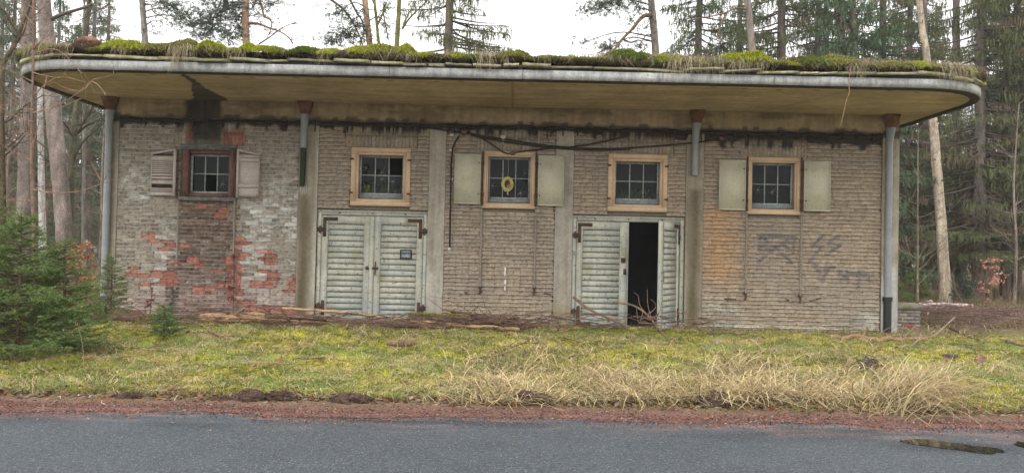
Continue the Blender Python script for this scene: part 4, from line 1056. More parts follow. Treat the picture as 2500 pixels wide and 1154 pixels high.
m = MB(); c = G(2235, 965)
U = 2215 + rs.normal(size=1500) * 42; pts = np.array([G(a, 968 + b, .1) for a, b in zip(U, rs.normal(size=1500) * 12)]); pts[:, 2] = gz(pts[:, 0], pts[:, 1]) - .01
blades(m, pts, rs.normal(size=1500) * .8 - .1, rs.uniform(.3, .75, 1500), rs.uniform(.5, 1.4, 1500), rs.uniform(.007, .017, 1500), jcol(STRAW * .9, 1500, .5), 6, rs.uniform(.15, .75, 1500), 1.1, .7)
tag(m.build('grass_tussock', M['straw']), 'big dense tussock of dry straw grass combed over to one side', 'grass')
# single tall stalks
for j, (u, v, hpx) in enumerate(((1500, 985, 110), (1778, 920, 75), (1830, 930, 200), (1985, 900, 120), (2100, 880, 115), (2185, 870, 90), (950, 950, 90), (330, 950, 60), (415, 950, 75), (440, 960, 70), (1965, 880, 90), (205, 905, 110), (2240, 900, 130), (2360, 905, 90))):
    c = G(u, v); h = hpx * c[1] / 1900; m = MB(); dx = rnd.uniform(-.25, .25) * h
    m.tube(smooth_path([c, c + (dx * .3, .01, h * .5), c + (dx, 0, h)], 7), np.linspace(.004, .002, 7), 4, col=np.array((.40, .32, .18)) * rnd.uniform(.5, 1.1))
    e = c + (dx, 0, h); spikes(m, np.tile(e, (5, 1)) + rs.normal(size=(5, 3)) * .01, np.stack([rs.normal(size=5) * .2, rs.normal(size=5) * .2, np.ones(5)], -1), .05, .007, np.array((.42, .34, .2)))
    tag(m.build('grass_stalk', M['straw']), 'single tall dry grass stalk standing above the moss', 'stalk', 'tall dry stalks on the verge')
m = MB(); n = 16000; x = rs.uniform(-6.5, 6.5, n); y = roadedge(x) + .34 * (fbm(x * 2.2, x * 0, 19, 6) - .5) + rs.normal(.12, .17, n)
spikes(m, np.stack([x, y, np.full(n, .006) + .012 * (y > roadedge(x) + .1)], -1), rs.normal(size=(n, 3)) * (1, 1, .25) + (0, 0, .2), rs.uniform(.008, .024, n), rs.uniform(.008, .02, n), np.where((rs.rand(n) < .6)[:, None], jcol((.22, .10, .08), n, .5), jcol((.10, .075, .06), n, .6)))
m.build('gravel_crumbs', M['bark'], kind='stuff')
# fallen leaves
def leaves(mb, x, y, z, size, cols):
    n = len(x); a = rs.uniform(0, 6.28, n); t = rs.uniform(-.5, .5, n)
    A = np.stack([np.cos(a), np.sin(a), t], -1) * size[:, None]; B = np.stack([-np.sin(a), np.cos(a), rs.uniform(-.5, .5, n)], -1) * (size * .5)[:, None]
    quads(mb, np.stack([x, y, z], -1), A, B, cols)
m = MB(); x = np.r_[rs.uniform(-6.5, 6.5, 2600), rs.uniform(-9, 9, 900)]; y = np.r_[verge(x[:2600]) + rs.normal(.10, .13, 2600), rs.uniform(8.4, 14.8, 900)]
n = len(x); pal = np.array([(.17, .075, .04), (.12, .06, .035), (.23, .15, .09), (.26, .20, .16), (.20, .07, .03), (.15, .12, .10)])
leaves(m, x, y, gz(x, y) + rs.uniform(.012, .035, n), rs.uniform(.02, .05, n), pal[rs.randint(0, 6, n)] * rs.uniform(.7, 1.2, (n, 1)))
x = rs.uniform(-6.5, 6.5, 3500); y = roadedge(x) + rs.uniform(-.05, .75, 3500) - 1.2 * rs.rand(3500) ** 3 * (rs.rand(3500) < .12)
leaves(m, x, y, np.full(3500, .022), rs.uniform(.006, .022, 3500), pal[rs.randint(0, 6, 3500)] * rs.uniform(.6, 1.5, (3500, 1)))
x = rs.uniform(-8, 8, 240); y = rs.uniform(8.3, 13.5, 240); leaves(m, x, y, gz(x, y) + .045, rs.uniform(.035, .065, 240), np.array([(.27, .20, .19), (.22, .10, .06), (.30, .17, .10)])[rs.randint(0, 3, 240)])
m.build('fallen_leaves', M['leafy'], kind='stuff')
# crooked twigs lying about
m = MB()
def twig(mb, p, az, L, r, col, lift=.05, fork=2, wob=.15):
    n = 6; q = [np.array(p)]; a = az
    for k in range(n):
        a += rnd.uniform(-wob, wob) * 2; q.append(q[-1] + np.array((math.cos(a), math.sin(a), rnd.uniform(-.15, .3) * (1 if lift else .2))) * L / n)
    q = np.array(q); q[:, 2] = np.maximum(q[:, 2], gz(q[:, 0], q[:, 1]) + .008)
    mb.tube(q, np.linspace(r, r * .35, n + 1), 5, col=col)
    for f in range(fork):
        k = rnd.randrange(2, n); twig(mb, q[k], a + rnd.choice((-1, 1)) * rnd.uniform(.4, 1.1), L * .45, r * .55, col, lift, fork - 1 if fork > 1 else 0, wob)
for k in range(150):
    y = rnd.uniform(9.0, 14.3) if k < 60 else rnd.uniform(12.2, 14.5); x = rnd.uniform(-1, 1) * y * .6 if k % 2 else rnd.uniform(-7, 2.5)
    c = np.array((.10, .07, .05)) * rnd.uniform(.5, 1.6); twig(m, (x, y, float(gz(x, y)) + .02), rnd.uniform(0, 6.28), rnd.uniform(.25, .9), rnd.uniform(.004, .008), c, .05, 2)
m.build('twig_litter', M['bark'], kind='stuff')

# ------------------------------------------------------------------ logs and branches (each its own thing)
def log(name, label, cat, px, Y, r, col, ends=None, sides=12, moss=False, m_='bark', zlift=0, group=None, knots=0, forks=(), taper=1.0):
    """px: list of pixel points, Y depth (scalar or list); lies where those points are"""
    Y = np.broadcast_to(Y, (len(px),)); p = np.array([P(u, v, yy) for (u, v), yy in zip(px, Y)])
    q = smooth_path(p, max(6, len(p) * 5)); n = len(q)
    rad = np.linspace(r, r * taper, n) * (1 + .12 * (fbm(np.arange(n) * .7, np.full(n, r * 90), 401) - .5))
    q[:, 2] = np.maximum(q[:, 2], gz(q[:, 0], q[:, 1]) + rad * .95)
    root = empty(name, q[0], label, cat, group)
    K = np.array(col) * (.75 + .5 * fbm(np.arange(n) * .9, np.full(n, r * 70), 403))[:, None]
    b = MB(); b.tube(q, rad, sides, col=K)
    V = b.V[0]; b.V[0] = V + (rs.uniform(-1, 1, V.shape) * r * .05)
    b.build('trunk' if r > .05 else 'stem', M[m_], root, smooth=True)
    if ends is not None:
        for k, d in ((0, -1), (n - 1, 1)):
            e = MB(); t = q[k] - q[k - d]; t /= np.linalg.norm(t); e.tube([q[k] - t * .002, q[k] + t * .004], rad[k] * .97, sides, col=ends); e.build('cut_end', M['wood'], root)
    for (f, az, L, up) in forks:
        k = int(f * (n - 1)); tw = MB(); c0 = q[k]; pts = [c0]
        d = np.array((math.cos(az), -.3 * abs(math.sin(az)), up)); 
        for s in range(5): d = d + rs.normal(size=3) * .22; pts.append(pts[-1] + d * L / 5)
        pts = np.array(pts); pts[:, 2] = np.maximum(pts[:, 2], gz(pts[:, 0], pts[:, 1]) + .01)
        rr = max(.006, rad[k] * .35); tw.tube(pts, np.linspace(rr, rr * .3, 6), 5, col=np.array(col) * .8); tw.build('side_branch', M[m_], root)
    if moss:
        g_ = MB(); N_ = 2600; kk = rs.randint(0, n, N_); a = rs.normal(0, .6, N_)
        t = q[np.minimum(kk + 1, n - 1)] - q[np.maximum(kk - 1, 0)]; t /= np.linalg.norm(t, axis=1)[:, None]
        s = np.cross(t, (0, 0, 1)); s /= np.linalg.norm(s, axis=1)[:, None]
        nr = np.cos(a)[:, None] * np.array((0, 0, 1)) + np.sin(a)[:, None] * s
        b0 = q[kk] + t * rs.uniform(-.1, .1, (N_, 1)) + nr * rad[kk][:, None] * .97
        spikes(g_, b0, nr + rs.normal(size=(N_, 3)) * .5, rs.uniform(.015, .035, N_), .016, jcol(MOSS, N_, .35)); g_.build('moss', M['leafy'], root, kind='stuff')
    return root
PEEL = (.38, .235, .135); BARK = (.115, .072, .052); GREYB = (.13, .11, .095)
log('fallen_log', 'thick peeled orange-brown log lying in the grass before the left bay', 'log', [(490, 788), (590, 786), (700, 790), (800, 790)], 13.75, .09, PEEL, (.45, .3, .17), moss=False, forks=((.3, 1, .4, .5), (.7, 2.5, .4, .4)))
log('fallen_log', 'dark barked log end lying between the spruces and the red-patched wall', 'log', [(195, 780), (260, 786), (335, 792)], 13.45, .08, BARK, (.3, .2, .12), forks=((.5, 1.2, .4, .5),))
log('fallen_log', 'pale brown log behind the dark log at the foot of the left bay', 'log', [(215, 770), (290, 774), (352, 776)], 14.1, .08, (.27, .165, .10), (.4, .27, .16))
log('fallen_pole', 'long bare yellowish pole lying slanting in front of the closed double door', 'pole', [(690, 752), (850, 763), (1010, 783), (1150, 796), (1268, 806)], [13.9, 13.7, 13.55, 13.4, 13.3], .021, (.40, .265, .135), (.5, .36, .2), taper=1.6, m_='wood', forks=((.25, 3.6, .35, .1), (.7, 4.4, .5, -.3)))
log('fallen_pole', 'long dark barked pole under the yellowish pole by the double door', 'pole', [(648, 770), (800, 778), (880, 785), (1020, 794), (1165, 800)], [13.5, 13.5, 13.4, 13.45, 13.5], .045, (.13, .075, .058), (.5, .33, .19), taper=1.25, forks=((.14, 4.5, .4, -.4), (.35, 4.2, .5, -.4), (.08, 2.2, .3, .5), (.55, 1.5, .3, .6)))
log('fallen_log', 'dark furrowed log with moss on top lying by the double door', 'log', [(1000, 790), (1080, 788), (1160, 784), (1225, 792)], [14.1, 14.05, 14.0, 14.0], .12, (.085, .065, .055), (.2, .13, .09), moss=True, taper=.75)
for j, (px, lab) in enumerate((([(1150, 768), (1195, 778), (1240, 792), (1285, 812)], 'brown dead branch sloping down from the brushwood heap to the wall foot'),
                               ([(1100, 760), (1150, 766), (1200, 782), (1255, 808)], 'crooked brown branch lying across the mossy log'),
                               ([(1165, 808), (1200, 796), (1230, 785), (1258, 770)], 'dark forked branch sticking up beside the brushwood heap'))):
    log('dead_branch', lab, 'branch', px, [13.9, 13.75, 13.6, 13.45], .022, BARK, taper=.7, sides=7, forks=((.3, .5, .5, .4), (.5, 2.6, .5, .5), (.7, .2, .4, .2), (.85, 1.2, .3, .6), (.15, 3.0, .5, .3)))
m = MB()
for k in range(70):
    u = rnd.uniform(1110, 1290); c = P(u, rnd.uniform(772, 806), 13.7 + rnd.uniform(-.3, .3)); twig(m, c, rnd.uniform(-.6, .6) + rnd.choice((0, 3.14)), rnd.uniform(.3, .9), rnd.uniform(.005, .011), np.array(BARK) * rnd.uniform(.7, 1.5), .1, 2, .25)
for k in range(130):
    c = P(rnd.uniform(300, 1300) if k % 4 else rnd.uniform(1350, 1700), rnd.uniform(772, 815), 13.5 + rnd.uniform(-.6, .4)); c[2] = max(c[2], float(gz(c[0], c[1])) + rnd.uniform(.02, .2)); twig(m, c, rnd.uniform(-.7, .7) + rnd.choice((0, 3.14)), rnd.uniform(.35, 1.2), rnd.uniform(.006, .012), np.array(BARK) * rnd.uniform(.6, 1.7), .12, 2, .25)
m.build('brushwood', M['bark'], kind='stuff')
log('leaning_branch', 'bare brown branch leaning against the half-open double door', 'branch', [(1400, 725), (1440, 755), (1495, 780), (1560, 808)], [14.75, 14.5, 14.2, 13.8], .027, (.19, .12, .088), (.4, .3, .2), taper=.75, sides=8)
lb = log('leaning_branch', 'curling twiggy branch reaching up into the dark doorway', 'branch', [(1498, 737), (1545, 745), (1580, 768), (1610, 805), (1645, 850)], [14.5, 14.3, 14.1, 13.5, 12.6], .018, (.22, .15, .11), taper=1.0, sides=7)
for px in ([(1580, 768), (1562, 745), (1558, 722), (1548, 714)], [(1590, 775), (1582, 745), (1580, 705)], [(1580, 768), (1600, 752), (1598, 738), (1588, 730)], [(1595, 780), (1612, 755), (1606, 730)], [(1570, 760), (1560, 790), (1553, 745)], [(1600, 790), (1560, 786)], [(1600, 785), (1625, 790), (1632, 805)]):
    q = MB(); q.tube(smooth_path([P(u, v, 14.05) for u, v in px], 9), np.linspace(.010, .004, 9), 5, col=(.2, .135, .1)); q.build('side_twig', M['bark'], lb)
log('wood_chunk', 'short weathered wood chunk lying in the middle of the mossy verge', 'wood', [(945, 857), (980, 852), (1016, 850)], 11.3, .05, (.16, .105, .07), (.3, .2, .12), taper=.9)
log('fallen_pole', 'long brown pole lying in the grass before the right corner', 'pole', [(2028, 838), (2110, 834), (2190, 833), (2262, 834)], 13.15, .04, (.25, .155, .095), (.4, .28, .17), forks=((.15, 1.3, .2, 1.0),))
log('fallen_pole', 'short thin pole lying in the grass before the scrawled wall', 'pole', [(1818, 838), (1860, 837), (1906, 836)], 12.9, .022, (.36, .24, .14), (.4, .28, .17))
log('dead_branch', 'forked dark branch lying across the middle of the verge grass', 'branch', [(1190, 866), (1240, 852), (1280, 837), (1335, 838)], [10.9, 11.2, 11.6, 11.8], .013, BARK, taper=.6, sides=6, forks=((.6, .3, .5, .2), (.3, 1.4, .3, .4)))
log('dead_branch', 'thin dark branch half buried in the straw grass', 'branch', [(1150, 896), (1195, 876), (1235, 862)], [10.2, 10.6, 10.9], .013, BARK, taper=.8, sides=6)
log('dead_branch', 'slanting grey branch lying near the brushwood at the right', 'branch', [(2190, 880), (2240, 855), (2330, 775)], [12.2, 13.0, 15.5], .02, (.26, .2, .15), taper=.8, sides=6)
log('dead_branch', 'brown branch tip lying by the birch logs', 'branch', [(2320, 800), (2350, 815), (2390, 835)], [14.5, 14.0, 13.4], .028, BARK, taper=.7, sides=7)
log('dead_branch', 'dark bent branch lying at the far end of the verge', 'branch', [(2450, 830), (2470, 855), (2500, 858), (2530, 850)], [13.3, 12.7, 12.6, 12.6], .03, (.2, .14, .1), taper=.8, sides=7)
log('dead_branch', 'thin dark bow of branch in the moss below the seedling', 'branch', [(300, 835), (380, 822), (440, 828), (505, 835)], 11.9, .010, BARK, taper=.7, sides=5, forks=((.5, .6, .4, .3),))
log('dead_branch', 'stout broken branch piece pointing down the moss beside the logs', 'branch', [(508, 825), (530, 835), (556, 845)], [12.1, 11.9, 11.6], .025, (.24, .15, .09), (.3, .2, .12), sides=8)
def lump(name, label, cat, u, v, wpx, hpx, col, seed, mat_='bark', z=0):
    c = G(u, v); s = c[1] / 1900; rx = wpx * s / 2; rz = hpx * s; n1, n2 = 36, 14; r2 = np.random.RandomState(seed)
    th = np.linspace(0, 2 * math.pi, n1, endpoint=False); ph = np.linspace(-.25, math.pi / 2, n2)
    T, Pn = np.meshgrid(th, ph); d = np.stack([np.cos(T) * np.cos(Pn), np.sin(T) * np.cos(Pn), np.sin(Pn)], -1)
    f = .35 + 1.2 * fbm(d[..., 0] * 3.2 + d[..., 2] * 2.7 + seed, d[..., 1] * 3.2 + d[..., 2] * 2, seed, 5)
    V = c + d * f[..., None] * (rx, rx * .7, rz); i = np.arange(n2 - 1)[:, None] * n1; j = np.arange(n1)[None, :]; j2 = (j + 1) % n1
    m = MB(); V = V.reshape(-1, 3); m.add(V, np.stack([i + j, i + j2, i + n1 + j2, i + n1 + j], -1).reshape(-1, 4), col=np.array(col) * (.5 + 1.0 * r2.rand(len(V), 1)))
    k = r2.randint(0, len(V), 160); spikes(m, V[k], d.reshape(-1, 3)[k] + r2.normal(size=(160, 3)) * .8, r2.uniform(.02, .06, 160), .007, np.array(col) * 1.6)
    return tag(m.build(name, M[mat_], smooth=True), label, cat)
for k, (u, v, wp, hp_, lab) in enumerate(((315, 972, 60, 24, 'small reddish-brown earth clod at the verge edge beside dead leaves'), (605, 975, 80, 34, 'dark clod of torn earth with roots at the grass edge'), (690, 972, 75, 28, 'flat dark earth clod beside the tallest clod'),
                                      (855, 978, 85, 30, 'lone rounded dark earth clod on the red verge'), (1300, 980, 85, 40, 'dark earth clod overhung by straw grass at the verge'), (1738, 982, 70, 40, 'dark knobbly earth clod at the foot of the straw tussocks'), (545, 975, 50, 16, 'low crumbled earth clod at the edge of the moss'))):
    lump('earth_clod', lab, 'clod', u, v + 3, wp * 1.15, hp_ * .72, (.065, .04, .03), 501 + k)
m = MB(); n = 2600; uu = rs.choice([315, 560, 605, 640, 690, 855, 1300, 1738], n) + rs.normal(size=n) * 38; vv = 974 + rs.normal(size=n) * 6; pp = np.array([G(a, b, .04) for a, b in zip(uu, vv)])
pp[:, 2] = gz(pp[:, 0], pp[:, 1]) + rs.uniform(0, .02, n); spikes(m, pp, rs.normal(size=(n, 3)) * (1, 1, .4) + (0, 0, .3), rs.uniform(.015, .06, n), rs.uniform(.012, .03, n), jcol((.075, .048, .035), n, .6)); m.build('soil_crumbs', M['bark'], kind='stuff')
lump('tree_stump', 'low dark rotten stump in the moss beside the large straw tussock', 'stump', 2118, 898, 50, 24, (.07, .055, .042), 601)
lump('wood_chunk', 'small split piece of wood lying in moss at the right', 'wood', 2395, 884, 34, 16, (.26, .17, .11), 602)
lump('wood_chunk', 'dark mossy bit of bark lying right of the stump', 'bark', 2320, 875, 44, 12, (.10, .08, .07), 603)

# low brick wall behind the right corner
lw = empty('low_brick_wall', (7.9, 16.2, .2), 'low ruined brick wall stub with concrete cap behind the right corner', 'wall')
a = P(2193, 790, 16.0); b = P(2246, 790, 16.0); m = MB(); m.box(a[0] - .3, b[0], 16.0, 16.35, .05, .62, col=(.22, .19, .16)); lc = m.build('wall_core', M['mortar'], lw)
for r in range(7):
    x = a[0] - .3 + (.0 if r % 2 else -.12)
    while x < b[0]:
        x0 = max(x, a[0] - .3); x1 = min(x + .235, b[0] + .004); x += .245
        if x1 - x0 < .04: continue
        q = MB(); c = np.array((.30, .11, .08)) if rnd.random() < .25 else np.array((.33, .31, .28)) * rnd.uniform(.6, 1.1)
        q.box(x0, x1, 15.985, 16.1, .13 + r * .07, .13 + r * .07 + .06, col=c, jit=.003); q.build('brick', M['brick'], lw)
q = MB(); q.box(a[0] - .3, b[0] + .03, 15.95, 16.4, .62, .74, col=(.20, .19, .15), jit=.008); q.build('cap_slab', M['slab'], lw)
# stacked birch poles behind
for k, (u0, v0, u1, v1) in enumerate(((2205, 748, 2300, 742), (2230, 752, 2352, 747), (2260, 744, 2340, 746), (2215, 758, 2330, 752), (2240, 762, 2310, 757), (2300, 775, 2375, 772), (2230, 747, 2275, 735))):
    yy = 20.5 + .12 * k; a = P(u0, v0, yy); b = P(u1, v1, yy - .5); n = 12
    root = empty('birch_pole', a, 'slim birch pole with white bark on the woodpile behind the right corner', 'pole', 'birch poles stacked behind the right corner')
    q = MB(); pp = a[None, :] + (b - a)[None, :] * np.linspace(0, 1, 24)[:, None]; pp[:, 2] = np.maximum(pp[:, 2], .28 + .1 * (k % 3))
    K = np.where((rs.rand(24) < .5)[:, None], np.array((.52, .45, .43)), np.array((.20, .125, .11))); q.tube(pp, .045, 8, col=K); q.build('stem', M['wood'], root)
    q = MB(); q.tube([pp[-1], pp[-1] + (b - a) * .004], .044, 8, col=(.5, .31, .2)); q.build('cut_end', M['wood'], root)
m = MB()
for k in range(420):
    x = rnd.uniform(8.0, 13.5); y = rnd.uniform(15.5, 20.5)
    if x > y * .68: continue
    twig(m, (x, y, float(gz(x, y)) + rnd.uniform(.02, .28)), rnd.uniform(-.7, .7) + rnd.choice((0, 3.14)), rnd.uniform(.4, 1.4), rnd.uniform(.004, .012), np.array((.15, .095, .08)) * rnd.uniform(.6, 1.7), .1, 2, .2)
m.build('brushwood', M['bark'], kind='stuff')

# ------------------------------------------------------------------ roof growth
m = MB(); NB = 150000
s = rs.uniform(.258, .742, NB); ins = rs.uniform(-.09, .42, NB); oxy = at(0, s); nrm = oxy - at(.3, s); nrm /= np.linalg.norm(nrm, axis=1)[:, None]
xy = oxy - nrm * ins[:, None]
cx = np.cumsum(rs.uniform(.25, .75, 60)) - 8.7
hump = .015 + .05 * fbm(s * 90, ins * 5, 705); cnum = np.zeros(NB, int); arc = (s - .5) * along(0)[1][-1]
cxs = []; p = -11
while p < 11: wd_ = rnd.uniform(.12, .38); cxs.append((p, wd_, rnd.uniform(.04, .19) * (.75 if abs(p) > 6.5 else 1), rnd.random())); p += wd_ * rnd.uniform(.8, 1.9)
for q_, (c0, wd_, hh, ty) in enumerate(cxs):
    d2 = ((arc - c0) / wd_) ** 2 + ((ins - .12) / .26) ** 2; hv = hh * np.clip(1 - d2, 0, 1) ** .33 * (.7 + .6 * fbm(arc * 7 + q_, ins * 7, 703)); k = hv > hump; hump = np.where(k, hv, hump); cnum = np.where(k, q_ + 1, cnum)
z = ZS + .215 - .12 * sm(.0, -.09, ins) * 0 + .05 * sm(-.09, .05, ins) + .03 * fbm(xy[:, 0] * 3, xy[:, 1] * 3, 701) + hump * (.85 + .3 * rs.rand(NB)) + .03 * rs.rand(NB)
pal = np.array([(.07, .055, .03)] + [((.36, .39, .03) if t < .5 else (.14, .20, .025) if t < .7 else (.25, .25, .06) if t < .93 else (.17, .10, .07)) for (_, _, _, t) in cxs])
pal[0] = (.15, .13, .05); col = pal[cnum] * rs.uniform(.6, 1.35, (NB, 1)) * (.55 + .45 * np.clip(hump / .08, 0, 1))[:, None] ** .5  # low spots between clumps coloured darker, as painted shade
bt = np.c_[xy, z]
nv = np.stack([rs.normal(size=NB) * .5 + nrm[:, 0] * .5, rs.normal(size=NB) * .5 + nrm[:, 1] * .5, rs.uniform(.3, 1.1, NB)], -1)
spikes(m, bt, nv, rs.uniform(.02, .042, NB), rs.uniform(.016, .028, NB), col)
m.build('roof_moss', M['leafy'], kind='stuff')
m = MB(); NB = 9000; sc_ = rs.choice(np.r_[rs.uniform(.265, .735, 60), .36, .405, .55, .565, .575, .58, .59, .61, .652, .67, .675], NB); s = np.clip(sc_ + rs.normal(0, .0035, NB), .262, .738)
oxy = at(0, s); nrm = oxy - at(.3, s); nrm /= np.linalg.norm(nrm, axis=1)[:, None]; ins = rs.uniform(-.02, .3, NB); xy = oxy - nrm * ins[:, None]
az = np.arctan2(nrm[:, 1], nrm[:, 0]) + rs.normal(0, .7, NB)
blades(m, np.c_[xy, ZS + .30 + .06 * rs.rand(NB)], az, rs.uniform(.08, .30, NB), rs.uniform(.5, 1.2, NB), rs.uniform(.005, .009, NB), jcol((.36, .31, .19), NB, .4), 4, rs.uniform(.3, 1.3, NB), 1.0, .8)
for (u, cnt, L) in ((300, 60, .2), (440, 190, .34), (455, 90, .28), (572, 90, .26), (790, 60, .2), (1010, 50, .2), (1185, 140, .28), (1230, 60, .2), (1330, 50, .2), (1640, 120, .26), (1665, 100, .24), (1690, 150, .26), (1720, 110, .24), (1760, 120, .24), (1800, 110, .22), (1850, 70, .2), (2090, 150, .28), (2110, 70, .22), (2310, 170, .3), (2340, 150, .3), (2370, 140, .3), (60, 120, .3), (90, 120, .3), (130, 100, .26), (160, 80, .24)):
    x_ = P(u, 150, 12.46)[0]; sv = np.clip(.5 + (x_ + .24) / along(0)[1][-1] + rs.normal(0, .0018, cnt), .262, .738); o_2 = at(0, sv); nr_ = o_2 - at(.3, sv); nr_ /= np.linalg.norm(nr_, axis=1)[:, None]
    blades(m, np.c_[o_2 - nr_ * rs.uniform(-.06, .12, (cnt, 1)), ZS + .29 + .05 * rs.rand(cnt)], np.arctan2(nr_[:, 1], nr_[:, 0]) + rs.normal(0, .45, cnt), rs.uniform(.5, 1.1, cnt) * L, rs.uniform(.35, .75, cnt), rs.uniform(.006, .011, cnt), jcol((.42, .36, .24), cnt, .4), 5, rs.uniform(1.0, 2.1, cnt), 1.0, .8)
m.build('roof_grass', M['straw'], kind='stuff')
m = MB(); NB = 700; s = np.r_[rs.normal(.6305, .003, 350), rs.uniform(.3, .7, 350)]; oxy = at(0, s); nrm = oxy - at(.3, s); nrm /= np.linalg.norm(nrm, axis=1)[:, None]; xy = oxy - nrm * rs.uniform(0, .3, (NB, 1))
leaves(m, xy[:, 0], xy[:, 1], ZS + .30 + .16 * rs.rand(NB) * np.r_[np.ones(350), np.full(350, .4)], rs.uniform(.025, .05, NB), jcol((.25, .10, .06), NB, .4))
m.build('roof_leaves', M['leafy'], kind='stuff')
rt = P(215, 108, 12.8); m = MB(); q = smooth_path([rt + (-.25, .05, -.02), rt + (-.05, 0, .05), rt + (.12, 0, .03), rt + (.32, -.02, -.10)], 12); m.tube(q, [.03, .05, .065, .075, .085, .08, .085, .07, .06, .05, .04, .02], 10, col=jcol((.16, .088, .055), 12, .4)); m.V[0] += rs.uniform(-.012, .012, m.V[0].shape)
tag(m.build('rotten_wood', M['bark'], smooth=True), 'lump of rotten reddish wood lying in moss on the roof edge', 'wood')
tw = [(2072, 200), (2074, 225), (2066, 245), (2060, 275), (2052, 308)]; m = MB(); m.tube(smooth_path([P(2080, 150, 12.4)] + [P(u, v, 12.42) for u, v in tw], 16), np.linspace(.008, .004, 16), 5, col=(.3, .2, .13))
tag(m.build('hanging_root', M['bark']), 'thin root dangling from the roof edge below the fascia', 'root')
# seedlings seen through the panes
m = MB()
for gq in (g2, g4):
    n = 260; x = np.r_[rs.normal(gq[0] + (gq[1] - gq[0]) * .5, .1, n // 2), rs.uniform(gq[0] + .04, gq[1] - .04, n - n // 2)]; x = np.clip(x, gq[0] + .03, gq[1] - .03)
    blades(m, np.stack([x, np.full(n, gq[4] + .08) + rs.uniform(0, .05, n), np.full(n, gq[2] + .02)], -1), rs.uniform(0, 6.28, n), rs.uniform(.06, .24, n), rs.uniform(.1, .6, n), np.full(n, .012), jcol((.42, .5, .09), n, .3), 2)
m.build('window_seedlings', M['leafy'], house, kind='stuff')

# ------------------------------------------------------------------ trees
PINEB = np.array((.185, .150, .132)); REDB_ = np.array((.33, .215, .15)); GREYT = np.array((.17, .155, .135)); MOSSB = np.array((.12, .125, .045)); DARKB = np.array((.085, .07, .06)); PALE = np.array((.36, .30, .225)); BIRCH = np.array((.46, .44, .42))
NEED = np.array((.108, .138, .072)); NEEDP = np.array((.06, .085, .055))
def trunk_path(px, Y, ztop=15.0):
    p = [P(u, v, Y) for u, v in px]; p = sorted(p, key=lambda q: q[2]); lo = p[0]; d = (p[1] - p[0]) if len(p) > 1 else np.array((0, 0, 1.0))
    z0 = float(gz(lo[0], lo[1])) - .1
    if lo[2] > z0 + .2:
        sl = d / d[2]; n = int((lo[2] - z0) / 1.5) + 1
        p = [lo - sl * (lo[2] - z0) * (1 - k / n) * (1.0) for k in range(n)] + p
        for q in p[:n]: q[1] = Y
    hi = p[-1]; d = p[-1] - p[-2]; sl = d / max(d[2], .1); n = max(1, int((ztop - hi[2]) / 1.5))
    if ztop > hi[2]: p += [hi + sl * .6 * (ztop - hi[2]) * (k + 1) / n + np.array((0, 0, .4 * (ztop - hi[2]) * (k + 1) / n)) for k in range(n)]
    p = np.array(p); p = p[np.argsort(p[:, 2])]
    return p
def trunk_mesh(mb, path, r, col, sides=14, col2=None, flare=.35, rough=.06):
    n = max(24, len(path) * 4); q = smooth_path(path, n); h = (q[:, 2] - q[0, 2]) / (q[-1, 2] - q[0, 2])
    rad = r * (1.12 - .75 * h ** 1.2) + r * flare * np.exp(-(q[:, 2] - q[0, 2]) / .35)
    K = np.array(col) * (.8 + .4 * vn(np.arange(n) * .8, np.full(n, r * 100), 801))[:, None]
    if col2 is not None: K = mixc(K, np.array(col2), sm(.25, .6, h))
    mb.tube(q, rad, sides, col=K); V = mb.V[-3]; V += rs.uniform(-1, 1, V.shape) * r * rough * np.array((1, 1, .2))
    mb.K[-3] = mb.K[-3] * rs.uniform(.65, 1.3, (len(V), 1))
    return q, rad
def limb_from(mb, pts, r0, r1, col, n=12, sides=6):
    q = smooth_path(pts, n); mb.tube(q, np.linspace(r0, r1, n), sides, col=col); return q
def tufts(mb, c, n_t, per, L, wdt, col, flat=.7):
    """pine needle tufts at centres c"""
    n = len(c); base = np.repeat(c, per, 0) + rs.normal(size=(n * per, 3)) * L * .25
    d = rs.normal(size=(n * per, 3)); d[:, 2] = d[:, 2] * flat + .35
    k = np.repeat(rs.uniform(.6, 1.4, (n, 1)), per, 0) * col * rs.uniform(.75, 1.25, (n * per, 1))
    spikes(mb, base, d, rs.uniform(.6, 1.2, n * per) * L, wdt, k)
def pine_foliage(wood, fol, tip, spread, cnt, col=NEEDP, L=.10, per=14, br=None):
    """a cloud of tufts around point tip with twigs reaching to it"""
    c = tip + rs.normal(size=(cnt, 3)) * spread
    tufts(fol, c, cnt, per, L, .016, col)
    for k in range(0, cnt, 5):
        a = tip + rs.normal(size=3) * spread * .25 if br is None else br[rs.randint(len(br) // 2, len(br))]
        wood.tube([a, (a + c[k]) / 2 + rs.normal(size=3) * .05, c[k]], [.012, .008, .004], 3, col=DARKB, cap=False)
